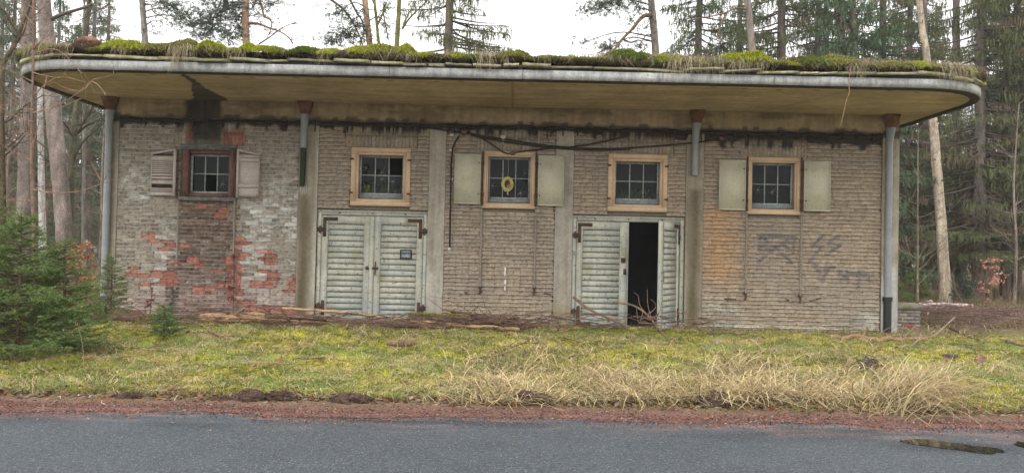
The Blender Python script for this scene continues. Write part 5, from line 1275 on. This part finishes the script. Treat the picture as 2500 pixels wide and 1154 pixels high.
def pine(label, px, Y, r, col, limbs=(), clouds=(), ztop=15.5, group=None, col2=None, top=True, name='pine_tree', stubs=8):
    path = trunk_path(px, Y, ztop); root = empty(name, path[0], label, 'tree', group)
    t = MB(); q, rad = trunk_mesh(t, path, r, col, col2=col2); t.build('trunk', M['bark'], root, smooth=True)
    wd = MB(); fo = MB(); nw = 0
    for (pp, r0, dY) in limbs:
        pts = [P(u, v, Y + dY * k / max(1, len(pp) - 1)) for k, (u, v) in enumerate(pp)]; lb_ = MB(); limb_from(lb_, pts, r0, r0 * .35, DARKB * 1.3 if col2 is None else REDB_ * .45); lb_.build('limb', M['bark'], root, smooth=True)
        for k in range(3):
            a = pts[-1] * .6 + pts[-2] * .4; limb_from(wd, [a, a + rs.normal(size=3) * .25, a + rs.normal(size=3) * .5], r0 * .3, .004, DARKB, 6, 4)
    for (u, v, su, sv, cnt) in clouds:
        c = P(u, v, Y + rnd.uniform(-.8, .8)); s_ = Y / 1900
        pine_foliage(wd, fo, c, np.array((su * s_ * .5, .5, sv * s_ * .5)), cnt)
        k = np.argmin(np.abs(q[:, 2] - (c[2] + .4))); limb_from(wd, [q[k], (q[k] + c) / 2 + (0, 0, .25), c], .03, .01, DARKB, 8, 4)
    for k in range(stubs):
        j = rs.randint(3, len(q) - 4); a = rnd.uniform(0, 6.28); L = rnd.uniform(.1, .5); wd.tube([q[j], q[j] + np.array((math.cos(a), math.sin(a), .15)) * (rad[j] + L)], [.018, .008], 4, col=DARKB)
    if top:      # crown above the picture
        for k in range(14):
            z = ztop - rnd.uniform(.2, 4.0); j = np.argmin(np.abs(q[:, 2] - z)); a = rnd.uniform(0, 6.28); L = rnd.uniform(.8, 2.4)
            c = q[j] + np.array((math.cos(a) * L, math.sin(a) * L, rnd.uniform(.1, .9))); br = limb_from(wd, [q[j], (q[j] + c) / 2 + (0, 0, .1), c], .05, .012, REDB_ * .5, 8, 5)
            pine_foliage(wd, fo, c, np.array((.5, .5, .28)), 45, br=br, per=10)
    if wd.n: wd.build('twigs', M['bark'], root, kind='stuff')
    if fo.n: fo.build('crown', M['needle'], root)
    return root
pine('thick grey-brown pine trunk rising behind the left end of the canopy', [(69, -60), (70, 100), (70, 250), (65, 420), (60, 560)], 19.5, .19, PINEB * .95, ztop=17)
pine('leaning reddish-grey pine trunk with one long dead limb beside the left canopy corner', [(100, -60), (108, 20), (122, 150), (133, 300), (146, 430), (158, 570)], 18.2, .175, PINEB * 1.15,
     limbs=(([(125, 48), (150, 36), (190, 24), (220, 14), (228, 10), (238, 20), (255, 22)], .045, -.8),), ztop=17)
pine('slim grey pine trunk above the burnt window', [(343, -60), (347, 0), (351, 60), (355, 108)], 30, .15, GREYT * 1.25, col2=GREYT * 1.3,
     limbs=(([(352, 12), (368, 12), (375, 30), (395, 40), (410, 50)], .04, -1), ([(356, 62), (372, 52), (392, 52)], .03, -.5)), clouds=((420, 15, 70, 22, 150), (445, 40, 60, 24, 150), (470, 62, 70, 20, 130), (395, 8, 50, 14, 70), (375, 75, 25, 20, 24)), ztop=18)
pine('stout orange-brown pine trunk with a long bare limb above the canopy', [(602, -60), (600, 0), (599, 60), (601, 112)], 26, .155, REDB_, col2=REDB_ * 1.1,
     limbs=(([(606, 58), (630, 58), (655, 68), (680, 76), (700, 88), (716, 106)], .05, -.6), ([(630, -10), (640, 20), (645, 40), (663, 52), (660, 75), (652, 92)], .045, -.8), ([(626, 0), (612, 24)], .03, 0), ([(632, 108), (660, 90), (690, 68), (728, 52)], .03, -.6), ([(600, 24), (565, 48), (530, 50)], .025, -.5), ([(540, 2), (520, 48)], .022, 0)),
     clouds=((510, 55, 70, 40, 230), (540, 35, 60, 30, 150), (500, 85, 60, 26, 110), (560, 15, 60, 24, 130), (585, 70, 26, 40, 130), (560, 90, 45, 18, 90), (630, 35, 60, 40, 90), (660, 8, 60, 14, 80), (545, 5, 60, 16, 80)), ztop=17)
pine('salmon-barked pine trunk standing close beside two mossy stems', [(888, -40), (893, 20), (898, 70), (904, 120)], 27, .14, REDB_ * 1.1, col2=REDB_ * 1.2,
     limbs=(([(800, -6), (835, 20), (855, 45), (872, 75), (888, 116)], .05, .5), ([(850, -10), (870, 30), (885, 55), (890, 105)], .045, .2), ([(836, 28), (834, 55), (848, 80)], .02, .2)), clouds=((830, 30, 50, 34, 110), (850, 85, 70, 26, 190), (815, 100, 50, 16, 90), (870, 50, 30, 40, 60), (950, 65, 30, 24, 40), (940, 20, 30, 20, 40)), ztop=17)
pine('straight grey pine trunk with a crooked limb reaching down to the roof moss', [(1585, -60), (1590, 0), (1596, 70), (1601, 128)], 25, .150, GREYT * 1.15, col2=PINEB,
     limbs=(([(1592, 40), (1575, 38), (1560, 50), (1545, 70), (1520, 95), (1505, 115), (1490, 130)], .075, -1.5), ([(1520, 96), (1540, 104), (1560, 98), (1572, 110), (1576, 126)], .035, -1), ([(1516, 98), (1500, 118)], .035, -1)),
     clouds=((1470, 12, 60, 22, 150), (1510, 6, 50, 20, 110), (1555, 18, 34, 20, 60), (1440, 20, 50, 16, 50), (1540, 50, 50, 14, 30), (1480, 118, 45, 16, 90), (1420, 105, 40, 14, 26), (1580, 65, 20, 20, 26), (1560, 115, 20, 16, 30)), ztop=17)
pine('reddish pine trunk in front of the dark spruces above the roof', [(1820, -60), (1825, 0), (1832, 70), (1838, 140)], 26, .15, REDB_ * .9, col2=PINEB * 1.2,
     limbs=(([(1826, 24), (1800, 20), (1770, 32), (1740, 40), (1700, 46), (1670, 54)], .035, -1), ([(1772, 36), (1760, 60), (1755, 80), (1762, 110)], .03, -1), ([(1838, 10), (1850, 0), (1860, -10)], .03, 0)), ztop=16)
pine('pale tan leaning trunk with dark knots standing behind the right corner', [(2240, -60), (2250, 60), (2262, 140), (2278, 300), (2296, 520), (2311, 748)], 26.3, .165, PALE, limbs=(([(2262, 290), (2230, 290), (2200, 286)], .022, -.3), ([(2280, 350), (2250, 346), (2235, 340)], .02, -.3), ([(2290, 340), (2320, 325), (2350, 318)], .018, .3), ([(2300, 545), (2260, 552), (2230, 548)], .015, -.2), ([(2272, 255), (2310, 245), (2340, 240)], .02, -.4)), ztop=14, top=False, stubs=40, name='dead_spruce')
pine('straight grey-violet conifer trunk right of the pale leaning trunk', [(2336, 280), (2340, 500), (2346, 720)], 33, .19, PINEB * .9, ztop=20, top=False, name='conifer_tree')
pine('thin grey-violet trunk half hidden behind the pale leaning trunk', [(2262, 330), (2268, 500), (2275, 710)], 35, .15, PINEB * .85, ztop=20, top=False, name='conifer_tree')
pine('dark upright conifer trunk above the right half of the roof', [(2050, 0), (2056, 150), (2060, 300)], 31, .2, PINEB * .75, ztop=20, top=False, name='conifer_tree')
pine('white birch trunk standing between the two thick pine trunks', [(98, 280), (101, 420), (104, 580)], 29, .115, BIRCH, ztop=15, top=False, name='birch_tree', stubs=16)

# bare broadleaved trees
def bare(wood, p, d, L, r, lvl, col, gold=(.55, 1.0), twigs=3):
    n = 6; q = [np.array(p, float)]; d = np.array(d, float) / np.linalg.norm(d)
    for k in range(n - 1):
        d = d + rs.normal(size=3) * .13 + np.array((0, 0, .05)); d /= np.linalg.norm(d); q.append(q[-1] + d * L / (n - 1))
    q = np.array(q); wood.tube(q, np.linspace(r, r * .45, n), 6 if lvl > 2 else 4 if lvl > 1 else 3, col=col, cap=False)
    if lvl <= 0: return
    for k in range(twigs + (lvl > 1)):
        j = rs.randint(1, n); a = rs.normal(size=3); a -= d * (a @ d); a /= np.linalg.norm(a) + 1e-9
        bare(wood, q[j], d * rnd.uniform(.35, .9) + a * .8 + np.array((0, 0, .15)), L * rnd.uniform(.45, .75), max(.0035, r * .45 * rnd.uniform(.6, 1)), lvl - 1, col * rnd.uniform(.85, 1.15), gold, twigs)
def broadleaf(label, px, Y, r, col, limbs=(), ztop=11, group=None, name='broadleaved_tree', crown=12, lvl=2, z0=3.5, sc_=1.0, col2=None):
    path = trunk_path(px, Y, ztop); root = empty(name, path[0], label, 'tree', group)
    t = MB(); q, rad = trunk_mesh(t, path, r, col, sides=10, col2=col2); t.build('trunk', M['bark'], root, smooth=True)
    wd = MB()
    for (pp, r0, dY) in limbs:
        pts = [P(u, v, Y + dY * k / max(1, len(pp) - 1)) for k, (u, v) in enumerate(pp)]; lb_ = MB(); b = limb_from(lb_, pts, r0, r0 * .3, col * .8); lb_.build('limb', M['bark'], root, smooth=True)
        for k in range(6): j = rs.randint(3, len(b)); bare(wd, b[j], (b[j] - b[j - 1]) / np.linalg.norm(b[j] - b[j - 1]) + rs.normal(size=3) * .6, .7 * sc_, r0 * .25, 1, col * .8)
    for k in range(crown):
        z = rnd.uniform(z0, ztop); j = np.argmin(np.abs(q[:, 2] - z)); a = rnd.uniform(0, 6.28)
        bare(wd, q[j], (math.cos(a), math.sin(a), rnd.uniform(.2, .9)), rnd.uniform(1.0, 2.0) * sc_, max(.008, rad[j] * .4), lvl, col * .8)
    wd.build('twigs', M['bark'], root, kind='stuff')
    return root
broadleaf('slim mossy green stem right beside the salmon pine trunk', [(910, -40), (916, 20), (921, 70), (926, 122)], 25, .085, MOSSB, (([(914, 10), (902, -10)], .03, 0), ([(922, 60), (935, 30), (938, -10)], .04, .2)), crown=8)
broadleaf('thick moss-green trunk standing alone between pine and grey spruce', [(976, -40), (974, 20), (971, 70), (968, 128)], 23, .115, MOSSB * 1.1, (([(982, 70), (1000, 45), (1020, 25), (1045, 0)], .035, -.5), ([(985, 60), (1000, 30), (1015, 5)], .03, .3), ([(935, 30), (945, 80), (955, 122)], .025, .4)), crown=8)
broadleaf('dark crooked tree at the left edge with reddish forking limbs', [(6, 520), (4, 330), (6, 180), (16, 140), (38, 104)], 14.2, .062, np.array((.10, .075, .045)), (([(38, 104), (48, 92), (30, 60), (12, 30), (-5, 15)], .03, -.3), ([(45, 96), (58, 80), (66, 50), (74, 20)], .02, .2), ([(10, 150), (-5, 140)], .02, 0), ([(30, 118), (42, 138), (60, 135)], .014, 0)), ztop=6.5, crown=12, lvl=2, z0=1.8, sc_=.55)
broadleaf('dark slender tree with upswept boughs beside the left downpipe', [(168, 600), (172, 450), (178, 350), (184, 290), (192, 240)], 21.5, .10, np.array((.095, .085, .055)), (([(174, 395), (200, 350), (225, 325), (255, 300)], .035, -.5), ([(182, 330), (215, 305), (250, 288)], .04, -.3), ([(176, 340), (160, 315)], .03, 0), ([(172, 410), (210, 405), (245, 412)], .025, -.5)), ztop=11, crown=16, lvl=2, z0=1.8, sc_=.9)
for lab, u, v, Y, r, h in (('bare twiggy tree with fine branches above the left roof moss', 205, 100, 27, .07, 11), ('faint bare treetop behind the crooked pine limb', 1490, 120, 36, .07, 11.5), ('bare pale twigs of a small tree beside the right downpipe', 2240, 700, 22.5, .03, 5.5)):
    broadleaf(lab, [(u, v - 30), (u, v)], Y, r, np.array((.20, .165, .12)) if u == 2240 else GREYT, ztop=h, crown=22, lvl=2, z0=h * .45 if u != 2240 else .8, sc_=.85)
# thin bare larch sapling in front of the left canopy corner
path = trunk_path([(80, -60), (82, 60), (80, 200), (78, 350), (80, 480), (84, 600)], 11.9, 6.0)
lr = empty('larch_sapling', path[0], 'thin bare reddish larch sapling with whippy side twigs before the left canopy corner', 'tree')
t = MB(); trunk_mesh(t, path, .032, np.array((.20, .135, .10)), sides=8, flare=.1); t.build('trunk', M['bark'], lr, smooth=True)
for px in ([(80, 275), (130, 262), (180, 235), (215, 205), (225, 195), (260, 188), (278, 183)], [(222, 200), (200, 222), (160, 215), (125, 198)], [(222, 198), (240, 208), (258, 232)], [(82, 178), (110, 185), (145, 190), (160, 175)], [(115, 186), (108, 215)], [(82, 462), (120, 470), (190, 468), (245, 450), (285, 435), (300, 425)], [(82, 268), (40, 262), (0, 255)], [(82, 298), (40, 285), (0, 260)], [(78, 392), (40, 375), (0, 350)], [(78, 490), (40, 490), (10, 485)], [(82, 350), (92, 310), (98, 290)], [(78, 352), (66, 320), (62, 295)], [(80, 120), (100, 100), (125, 80)], [(82, 85), (60, 60), (40, 55)], [(82, 40), (105, 20), (118, -5)], [(80, 200), (40, 180), (0, 160)], [(82, 360), (75, 330), (40, 320)], [(245, 450), (260, 430), (268, 412)], [(250, 448), (225, 400), (222, 380)], [(200, 240), (160, 258), (150, 262)], [(85, 130), (130, 120), (165, 140), (200, 180)], [(82, 230), (140, 190), (210, 200)], [(82, 60), (60, 30), (65, -10)], [(80, 20), (50, 0), (20, -20)]):
    q = MB(); b = smooth_path([P(u, v, 11.85 - .25 * k / len(px)) for k, (u, v) in enumerate(px)], 14); q.tube(b, np.linspace(.010, .003, 14), 5, col=(.26, .165, .11))
    for k in range(5): j = rs.randint(3, 14); bare(q, b[j], (b[j] - b[j - 1]) / (np.linalg.norm(b[j] - b[j - 1]) + 1e-6) + rs.normal(size=3) * .6, .25, .003, 0, np.array((.26, .17, .115)))
    q.build('side_twig', M['bark'], lr)

# spruces ------------------------------------------------------------------
def spruce_crown(wood, fol, H, z0, Lmax, nb, tw, col, dead=.12, hang=.45, prof=.75, wmul=1.0):
    for k in range(nb):
        f = (k + rnd.random()) / nb; z = z0 + (H - z0) * f; L = Lmax * (1 - f) ** prof * rnd.uniform(.65, 1.1) + .15; a = rnd.uniform(0, 6.28)
        d = np.array((math.cos(a), math.sin(a), 0)); n = 7; t = np.linspace(0, 1, n)
        q = np.array((0, 0, z)) + d * (L * t)[:, None] + np.array((0, 0, 1.0)) * (L * (-.32 * t + .16 * t ** 2.5 + rnd.uniform(-.05, .12) * t))[:, None]
        wood.tube(q, np.linspace(.012 + .012 * L, .004, n), 4, col=DARKB * 1.1, cap=False)
        isd = rnd.random() < dead * (1.6 - 1.5 * f); cb = np.array((.18, .12, .08)) if isd else col
        m_ = int(tw * L / Lmax) + 4; tt = rs.uniform(.12, 1, m_) ** .8; pos = np.stack([np.interp(tt, t, q[:, c]) for c in range(3)], -1)
        sd = np.array((-d[1], d[0], 0)); side = rs.choice([-1, 1], m_) * rs.uniform(.05, .42, m_) * (1.1 - .6 * tt) * L ** .6
        out = pos + sd * side[:, None] + d * (np.abs(side) * .6)[:, None]; out[:, 2] -= np.abs(side) * .15
        if not isd: quads(fol, (pos + out) / 2, (out - pos) / 2, np.cross((out - pos) / (np.linalg.norm(out - pos, axis=1)[:, None] + 1e-6), (0, 0, 1.0)) * .022 * wmul, jcol(cb, m_, .3))
        hl = rs.uniform(.12, hang, m_) * (.6 + .6 * (1 - tt)); tip = out.copy(); tip[:, 2] -= hl; tip[:, :2] += rs.normal(size=(m_, 2)) * .05
        w_ = (.010 if isd else .022) * wmul
        ax = rs.normal(size=(m_, 3)) * (1, 1, .1); ax /= np.linalg.norm(ax, axis=1)[:, None]
        quads(fol, (out + tip) / 2, (tip - out) / 2, ax * w_, jcol(cb, m_, .35))
        if not isd:
            rep = 5; b_ = np.repeat(out, rep, 0) + (np.repeat(tip - out, rep, 0)) * rs.rand(m_ * rep, 1); spikes(fol, b_, rs.normal(size=(m_ * rep, 3)) + (0, 0, -.6), rs.uniform(.05, .11, m_ * rep), .022 * wmul, jcol(cb * 1.1, m_ * rep, .35))
def spruce_proto(seed, H, z0, Lmax, nb, tw, r, col, dead=.12, hang=.45, prof=.75, wmul=1.0):
    global rs, rnd
    rs = np.random.RandomState(seed); rnd = random.Random(seed)
    root = empty('spruce_tree', (0, 0, 0), 'x', 'tree')
    t = MB(); trunk_mesh(t, np.array([(0, 0, -.3), (.03, 0, 3), (0, .03, 7), (0, 0, H)]), r, PINEB * .8, sides=10); t.build('trunk', M['bark'], root, smooth=True)
    wd = MB(); fo = MB(); spruce_crown(wd, fo, H, z0, Lmax, nb, tw, col, dead, hang, prof, wmul)
    wd.build('twigs', M['bark'], root, kind='stuff'); fo.build('crown', M['needle'], root)
    return root
SP = [spruce_proto(31, 15, 2.6, 2.9, 170, 100, .17, NEED, .16, .4, wmul=.8), spruce_proto(32, 17, 1.6, 3.4, 180, 105, .20, NEED * np.array((1.2, 1.08, .9)), .3, .5, wmul=.8), spruce_proto(33, 13, 1.0, 2.4, 170, 76, .13, NEED * np.array((.9, 1.05, 1.1)), .1, .4)]
used = set()
def place(protos, k, x, y, rz, s, label, group=None):
    z = float(gz(x, y)) - .05; pr = protos[k]
    if k not in used and protos is SP:
        used.add(k); o = pr; o.location = (x, y, z); o.rotation_euler = (0, 0, rz); o.scale = (s, s, s); o['label'] = label
        if group: o['group'] = group
        return o
    return copy_tree(pr, (x, y, z), rz, s, label, group)
c = P(1096, 110, 26); place(SP, 1, c[0], 26.0, .5, .95, 'grey-trunked spruce with long drooping curtains of twigs above the middle window')
c = P(1715, 110, 27); place(SP, 0, c[0], 27.5, 1.0, 1.0, 'dense dark spruce with level boughs beside the reddish pine above the roof')
R2 = random.Random(5)
GR = 'spruces of the dense wood behind the right half'; LR_ = 'tall dark green spruce in the dense wood behind the right half of the building'
for (u, Y, k, s) in ((1900, 30, 1, 1.05), (1990, 34, 0, 1.15), (2075, 28, 2, 1.2), (2150, 33, 1, 1.05), (2215, 37, 0, 1.2), (2390, 29, 1, 1.05), (2455, 31, 0, 1.0), (2560, 28, 1, .9), (2480, 34, 1, 1.15), (2570, 30, 0, 1.1), (2250, 46, 1, 1.3), (2400, 48, 0, 1.4), (2630, 40, 1, 1.2), (1800, 38, 0, 1.2), (2010, 47, 1, 1.25), (2280, 50, 2, 1.4)):
    x = P(u, 500, Y)[0]; place(SP, k, x, Y, R2.uniform(0, 6.28), s, LR_, GR)
GL = 'conifers in the misty wood behind the left end'; LL_ = 'misty green conifer deep in the wood behind the left end of the building'
for (u, Y, k, s) in ((215, 40, 0, 1.0), (130, 46, 2, 1.25), (20, 38, 0, .95), (-60, 42, 1, 1.0), (250, 54, 1, 1.1), (60, 56, 1, 1.2), (-10, 62, 0, 1.4), (180, 64, 2, 1.5), (110, 34, 2, .7), (-130, 36, 0, 1)):
    x = P(u, 500, Y)[0]; place(SP, k, x, Y, R2.uniform(0, 6.28), s, LL_, GL)
# bare understorey copies
def bare_proto(seed, H, r, col, crown, lvl, z0, sc_):
    global rs, rnd
    rs = np.random.RandomState(seed); rnd = random.Random(seed)
    root = empty('bare_tree', (0, 0, 0), 'x', 'tree'); t = MB(); q, rad = trunk_mesh(t, np.array([(0, 0, -.2), (.05, 0, H * .3), (-.05, .05, H * .6), (.1, 0, H)]), r, col, sides=7); t.build('trunk', M['bark'], root, smooth=True)
    wd = MB()
    for k in range(crown):
        z = rnd.uniform(z0, H); j = np.argmin(np.abs(q[:, 2] - z)); a = rnd.uniform(0, 6.28); bare(wd, q[j], (math.cos(a), math.sin(a), rnd.uniform(.1, .8)), rnd.uniform(.8, 1.7) * sc_, max(.008, rad[j] * .4), lvl, col)
    wd.build('twigs', M['bark'], root, kind='stuff'); return root
BP = [bare_proto(41, 8, .06, np.array((.21, .17, .14)), 26, 2, .8, 1.0), bare_proto(42, 5.5, .035, np.array((.24, .17, .125)), 24, 2, .4, .8)]
GB = 'bare saplings in the wood behind the left end'; first = [True, True]
for side in (0, 1):
    for j in range(26 if side == 0 else 16):
        u = R2.uniform(-120, 262) if side == 0 else R2.uniform(2200, 2620); Y = R2.uniform(23, 60); k = R2.randrange(2); x = P(u, 500, Y)[0]
        lab = 'bare twiggy sapling in the misty undergrowth behind the left end of the building' if side == 0 else 'bare twiggy sapling among the spruce trunks behind the right corner'
        gr = GB if side == 0 else 'bare saplings among the right spruces'; z = float(gz(x, Y)) - .05; s = R2.uniform(.7, 1.3)
        if first[k]: first[k] = False; o = BP[k]; o.location = (x, Y, z); o.scale = (s, s, s); o['label'] = lab; o['group'] = gr
        else: copy_tree(BP[k], (x, Y, z), R2.uniform(0, 6.28), s, lab, gr)
# far woodland: a mass of trunks and crowns
rs = np.random.RandomState(51); rnd = random.Random(51)
m = MB()
for k in range(420):
    ang = R2.uniform(-.74, .74); Y = R2.uniform(62, 120); x = Y * math.tan(ang); H = R2.uniform(8, 14); r = R2.uniform(.1, .22)
    m.tube([(x, Y, -.5), (x + R2.uniform(-.4, .4), Y, H)], [r, r * .4], 5, col=PINEB * R2.uniform(.6, 1.2), cap=False)
    n = 150; zz = rs.uniform(.1, 1, n); rr = 2.6 * (1.05 - zz) * rs.uniform(.3, 1, n); aa = rs.uniform(0, 6.28, n)
    c = np.stack([x + rr * np.cos(aa), Y + rr * np.sin(aa), .5 + zz * H], -1); ax = rs.normal(size=(n, 3)) * (1, 1, .3); ax /= np.linalg.norm(ax, axis=1)[:, None]
    quads(m, c, np.stack([rs.normal(size=n) * .15, rs.normal(size=n) * .15, -rs.uniform(.25, .7, n)], -1), ax * .22, jcol(NEED * 1.1 if R2.random() < .6 else np.array((.11, .085, .065)), n, .3))
m.build('far_woodland', M['needle'], kind='stuff')
m = MB()
for k in range(900):
    side = rnd.random() < .5; Y = rnd.uniform(18, 58); u = rnd.uniform(-80, 255) if side else rnd.uniform(2200, 2560); x = P(u, 500, Y)[0]
    bare(m, (x, Y, float(gz(x, Y))), (rs.normal() * .6, rs.normal() * .6, 1), rnd.uniform(.4, 1.4), .006, 1, np.array((.19, .125, .095)) * rnd.uniform(.6, 1.4), twigs=2)
m.build('undergrowth', M['bark'], kind='stuff')
m = MB(); n = 26000; y = rs.uniform(16, 55, n); x = np.where(rs.rand(n) < .45, rs.uniform(-.75, -.5, n), rs.uniform(.48, .75, n)) * y
k = ~((np.abs(x) < 8) & (y < 23)); x, y = x[k], y[k]; n = len(x)
blades(m, np.stack([x, y, gz(x, y)], -1), rs.uniform(0, 6.28, n), rs.uniform(.1, .35, n), rs.uniform(.3, 1.3, n), rs.uniform(.01, .02, n), np.where((rs.rand(n) < .6)[:, None], jcol((.25, .19, .10), n, .3), jcol((.12, .13, .04), n, .3)), 2)
m.build('forest_grass', M['straw'], kind='stuff')

# young spruces close by ------------------------------------------------------
def young_spruce(label, u, v, h, wr, dens=1.0, col=np.array((.135, .19, .062)), seed=1, nl=.022):
    global rs, rnd
    rs = np.random.RandomState(seed); rnd = random.Random(seed)
    c = G(u, v); root = empty('young_spruce', c, label, 'tree')
    wd = MB(); fo = MB(); wd.tube([c + (0, 0, -.05), c + (.01, 0, h * .5), c + (0, 0, h)], [.012 + h * .012, .010 + h * .006, .004], 7, col=(.12, .08, .05)); A = []; B = []; K = []
    tr = wd.build('trunk', M['bark'], root); wd = MB()
    nb = int(58 * h ** .7 * dens)
    for k in range(nb):
        f = (k + rnd.random()) / nb; z = h * (.06 + .92 * f); L = wr * (1.05 - f) ** .8 * rnd.uniform(.75, 1.1) + .04; a = rnd.uniform(0, 6.28); d = np.array((math.cos(a), math.sin(a), 0)); n = 6; t = np.linspace(0, 1, n)
        q = c + np.array((0, 0, z)) + d * (L * t)[:, None] + np.array((0, 0, 1)) * (L * (.12 * t + .22 * t ** 2 - .18 * (1 - f) * t + rnd.uniform(-.1, .1) * t))[:, None]
        wd.tube(q, np.linspace(.008, .0025, n), 4, col=(.14, .10, .06), cap=False); A.append(q[:-1]); B.append(q[1:])
        ns = int(5 + 13 * L)
        for s in range(ns):
            tt = rnd.uniform(.15, 1); p = np.array([np.interp(tt, t, q[:, e]) for e in range(3)]); sd = np.array((-d[1], d[0], 0)) * rnd.choice((-1, 1))
            l2 = (L * .45 * (1.1 - tt) + .05) * rnd.uniform(.7, 1.2); e = p + (sd * .75 + d * .6 + np.array((0, 0, rnd.uniform(-.15, .3)))) * l2; mid_ = (p + e) / 2 + np.array((0, 0, .01)); A += [p[None], mid_[None]]; B += [mid_[None], e[None]]
            if l2 > .1:
                for w_ in range(3): m2 = p + (e - p) * rnd.uniform(.3, .9); e2 = m2 + (d * .6 + sd * rnd.uniform(-.5, .9) + np.array((0, 0, rnd.uniform(-.1, .25)))) * l2 * .45; A.append(m2[None]); B.append(e2[None])
    for k in range(4): a = rnd.uniform(0, 6.28); A.append((c + (0, 0, h * .93))[None]); B.append((c + (math.cos(a) * .06, math.sin(a) * .06, h * 1.02))[None])
    A.append((c + (0, 0, h * .8))[None]); B.append((c + (0, 0, h * 1.08))[None])
    A = np.vstack(A); B = np.vstack(B); LN = np.linalg.norm(B - A, axis=1); per = np.maximum(4, (LN / .0075).astype(int)); idx = np.repeat(np.arange(len(A)), per); n = len(idx)
    ax = (B - A)[idx] / (LN[idx][:, None] + 1e-6); base = A[idx] + (B - A)[idx] * rs.rand(n, 1); rd = rs.normal(size=(n, 3)); rd -= ax * (rd * ax).sum(1)[:, None]; rd /= np.linalg.norm(rd, axis=1)[:, None] + 1e-9; rd[:, 2] += .25
    tone = np.repeat(rs.uniform(.6, 1.5, len(A)), per)[:, None]
    spikes(fo, base, rd + ax * 1.0, rs.uniform(.7, 1.2, n) * nl, .0075 + nl * .1, col * tone * rs.uniform(.8, 1.2, (n, 1)))
    wd.build('twigs', M['bark'], root); fo.build('needles', M['needle'], root)
    return n
young_spruce('large dense young spruce filling the left edge of the verge', 40, 872, 1.85, 1.1, 1.7, seed=61)
young_spruce('bushy young spruce leaning out beside the large spruce', 150, 858, 1.45, .62, 1.6, seed=62)
young_spruce('tall young spruce cut off behind the large one at the left edge', -50, 846, 2.3, 1.0, 1.2, col=np.array((.11, .155, .05)), seed=63)
young_spruce('slim young spruce standing against the left corner of the wall', 268, 785, 1.15, .42, 1.1, seed=64)
young_spruce('tiny spruce seedling alone on the moss before the left bay', 400, 822, .46, .26, 1.3, col=np.array((.10, .17, .055)), seed=65)
young_spruce('small dark young spruce at the foot of the wood behind the right corner', 2232, 742, 1.0, .75, .8, seed=66, nl=.04)
young_spruce('small blue-green young spruce beside the pale leaning trunk', 2352, 742, 1.05, .5, .8, col=np.array((.04, .085, .05)), seed=67, nl=.04)
rs = np.random.RandomState(71); rnd = random.Random(71)
# young beeches holding on to their brown leaves
def beech(label, u, v, h, wr, nl, col, Y=None, lean=0, size=.035, pts=None):
    c = G(u, v) if Y is None else P(u, v, Y); c[2] = float(gz(c[0], c[1])); root = empty('young_beech', c, label, 'sapling')
    wd = MB(); lf = MB(); top = c + (lean, 0, h); st = limb_from(wd, [c, (c + top) / 2 + rs.normal(size=3) * .03, top], .012, .004, np.array((.13, .1, .08)), 8, 5); wd.build('trunk', M['bark'], root); wd = MB()
    for k in range(int(nl / 14)):
        f = rs.uniform(.25, 1); j = int(f * 7); a = rnd.uniform(0, 6.28); L = wr * rnd.uniform(.4, 1) * (1.25 - .8 * f); e = st[j] + np.array((math.cos(a) * L, math.sin(a) * L, L * rnd.uniform(0, .4))); b = limb_from(wd, [st[j], (st[j] + e) / 2 + (0, 0, .03), e], .005, .002, np.array((.13, .1, .08)), 6, 3)
        n = 14; p = b[rs.randint(1, 6, n)] + rs.normal(size=(n, 3)) * size * .8; A_ = rs.normal(size=(n, 3)); A_ /= np.linalg.norm(A_, axis=1)[:, None]; B_ = np.cross(A_, rs.normal(size=(n, 3))); B_ /= np.linalg.norm(B_, axis=1)[:, None]
        quads(lf, p, A_ * size, B_ * size * .55, jcol(col, n, .35))
    wd.build('twigs', M['bark'], root); lf.build('leaves', M['leafy'], root)
beech('young beech with orange-brown leaves between spruce and left downpipe', 185, 760, 1.45, .62, 520, np.array((.42, .20, .11)), size=.042, lean=.1)
beech('young beech with rusty pink leaves standing by the wood on the right', 2415, 756, 1.6, .8, 330, np.array((.48, .24, .17)), size=.045)
beech('thin beech seedling with brown leaves against the wall below the burnt window', 568, 776, 1.35, .16, 240, np.array((.25, .095, .07)), size=.026)
beech('short brown-leaved beech seedling against the wall near the slim spruce', 365, 776, .7, .12, 100, np.array((.22, .085, .065)), size=.024)

# ------------------------------------------------------------------ damp air
hz = MB(); hz.box(-310, 310, -310, 310, -1.6, 27)
hm = bpy.data.materials.new('damp_air'); hm.use_nodes = True; hn = hm.node_tree; hn.nodes.clear()
ho = hn.nodes.new('ShaderNodeOutputMaterial'); hv = hn.nodes.new('ShaderNodeVolumePrincipled'); hv.inputs['Color'].default_value = (.93, .96, 1, 1); hv.inputs['Density'].default_value = .0008; hv.inputs['Anisotropy'].default_value = .2
hn.links.new(hv.outputs[0], ho.inputs['Volume'])
hz.build('haze', hm, kind='stuff')
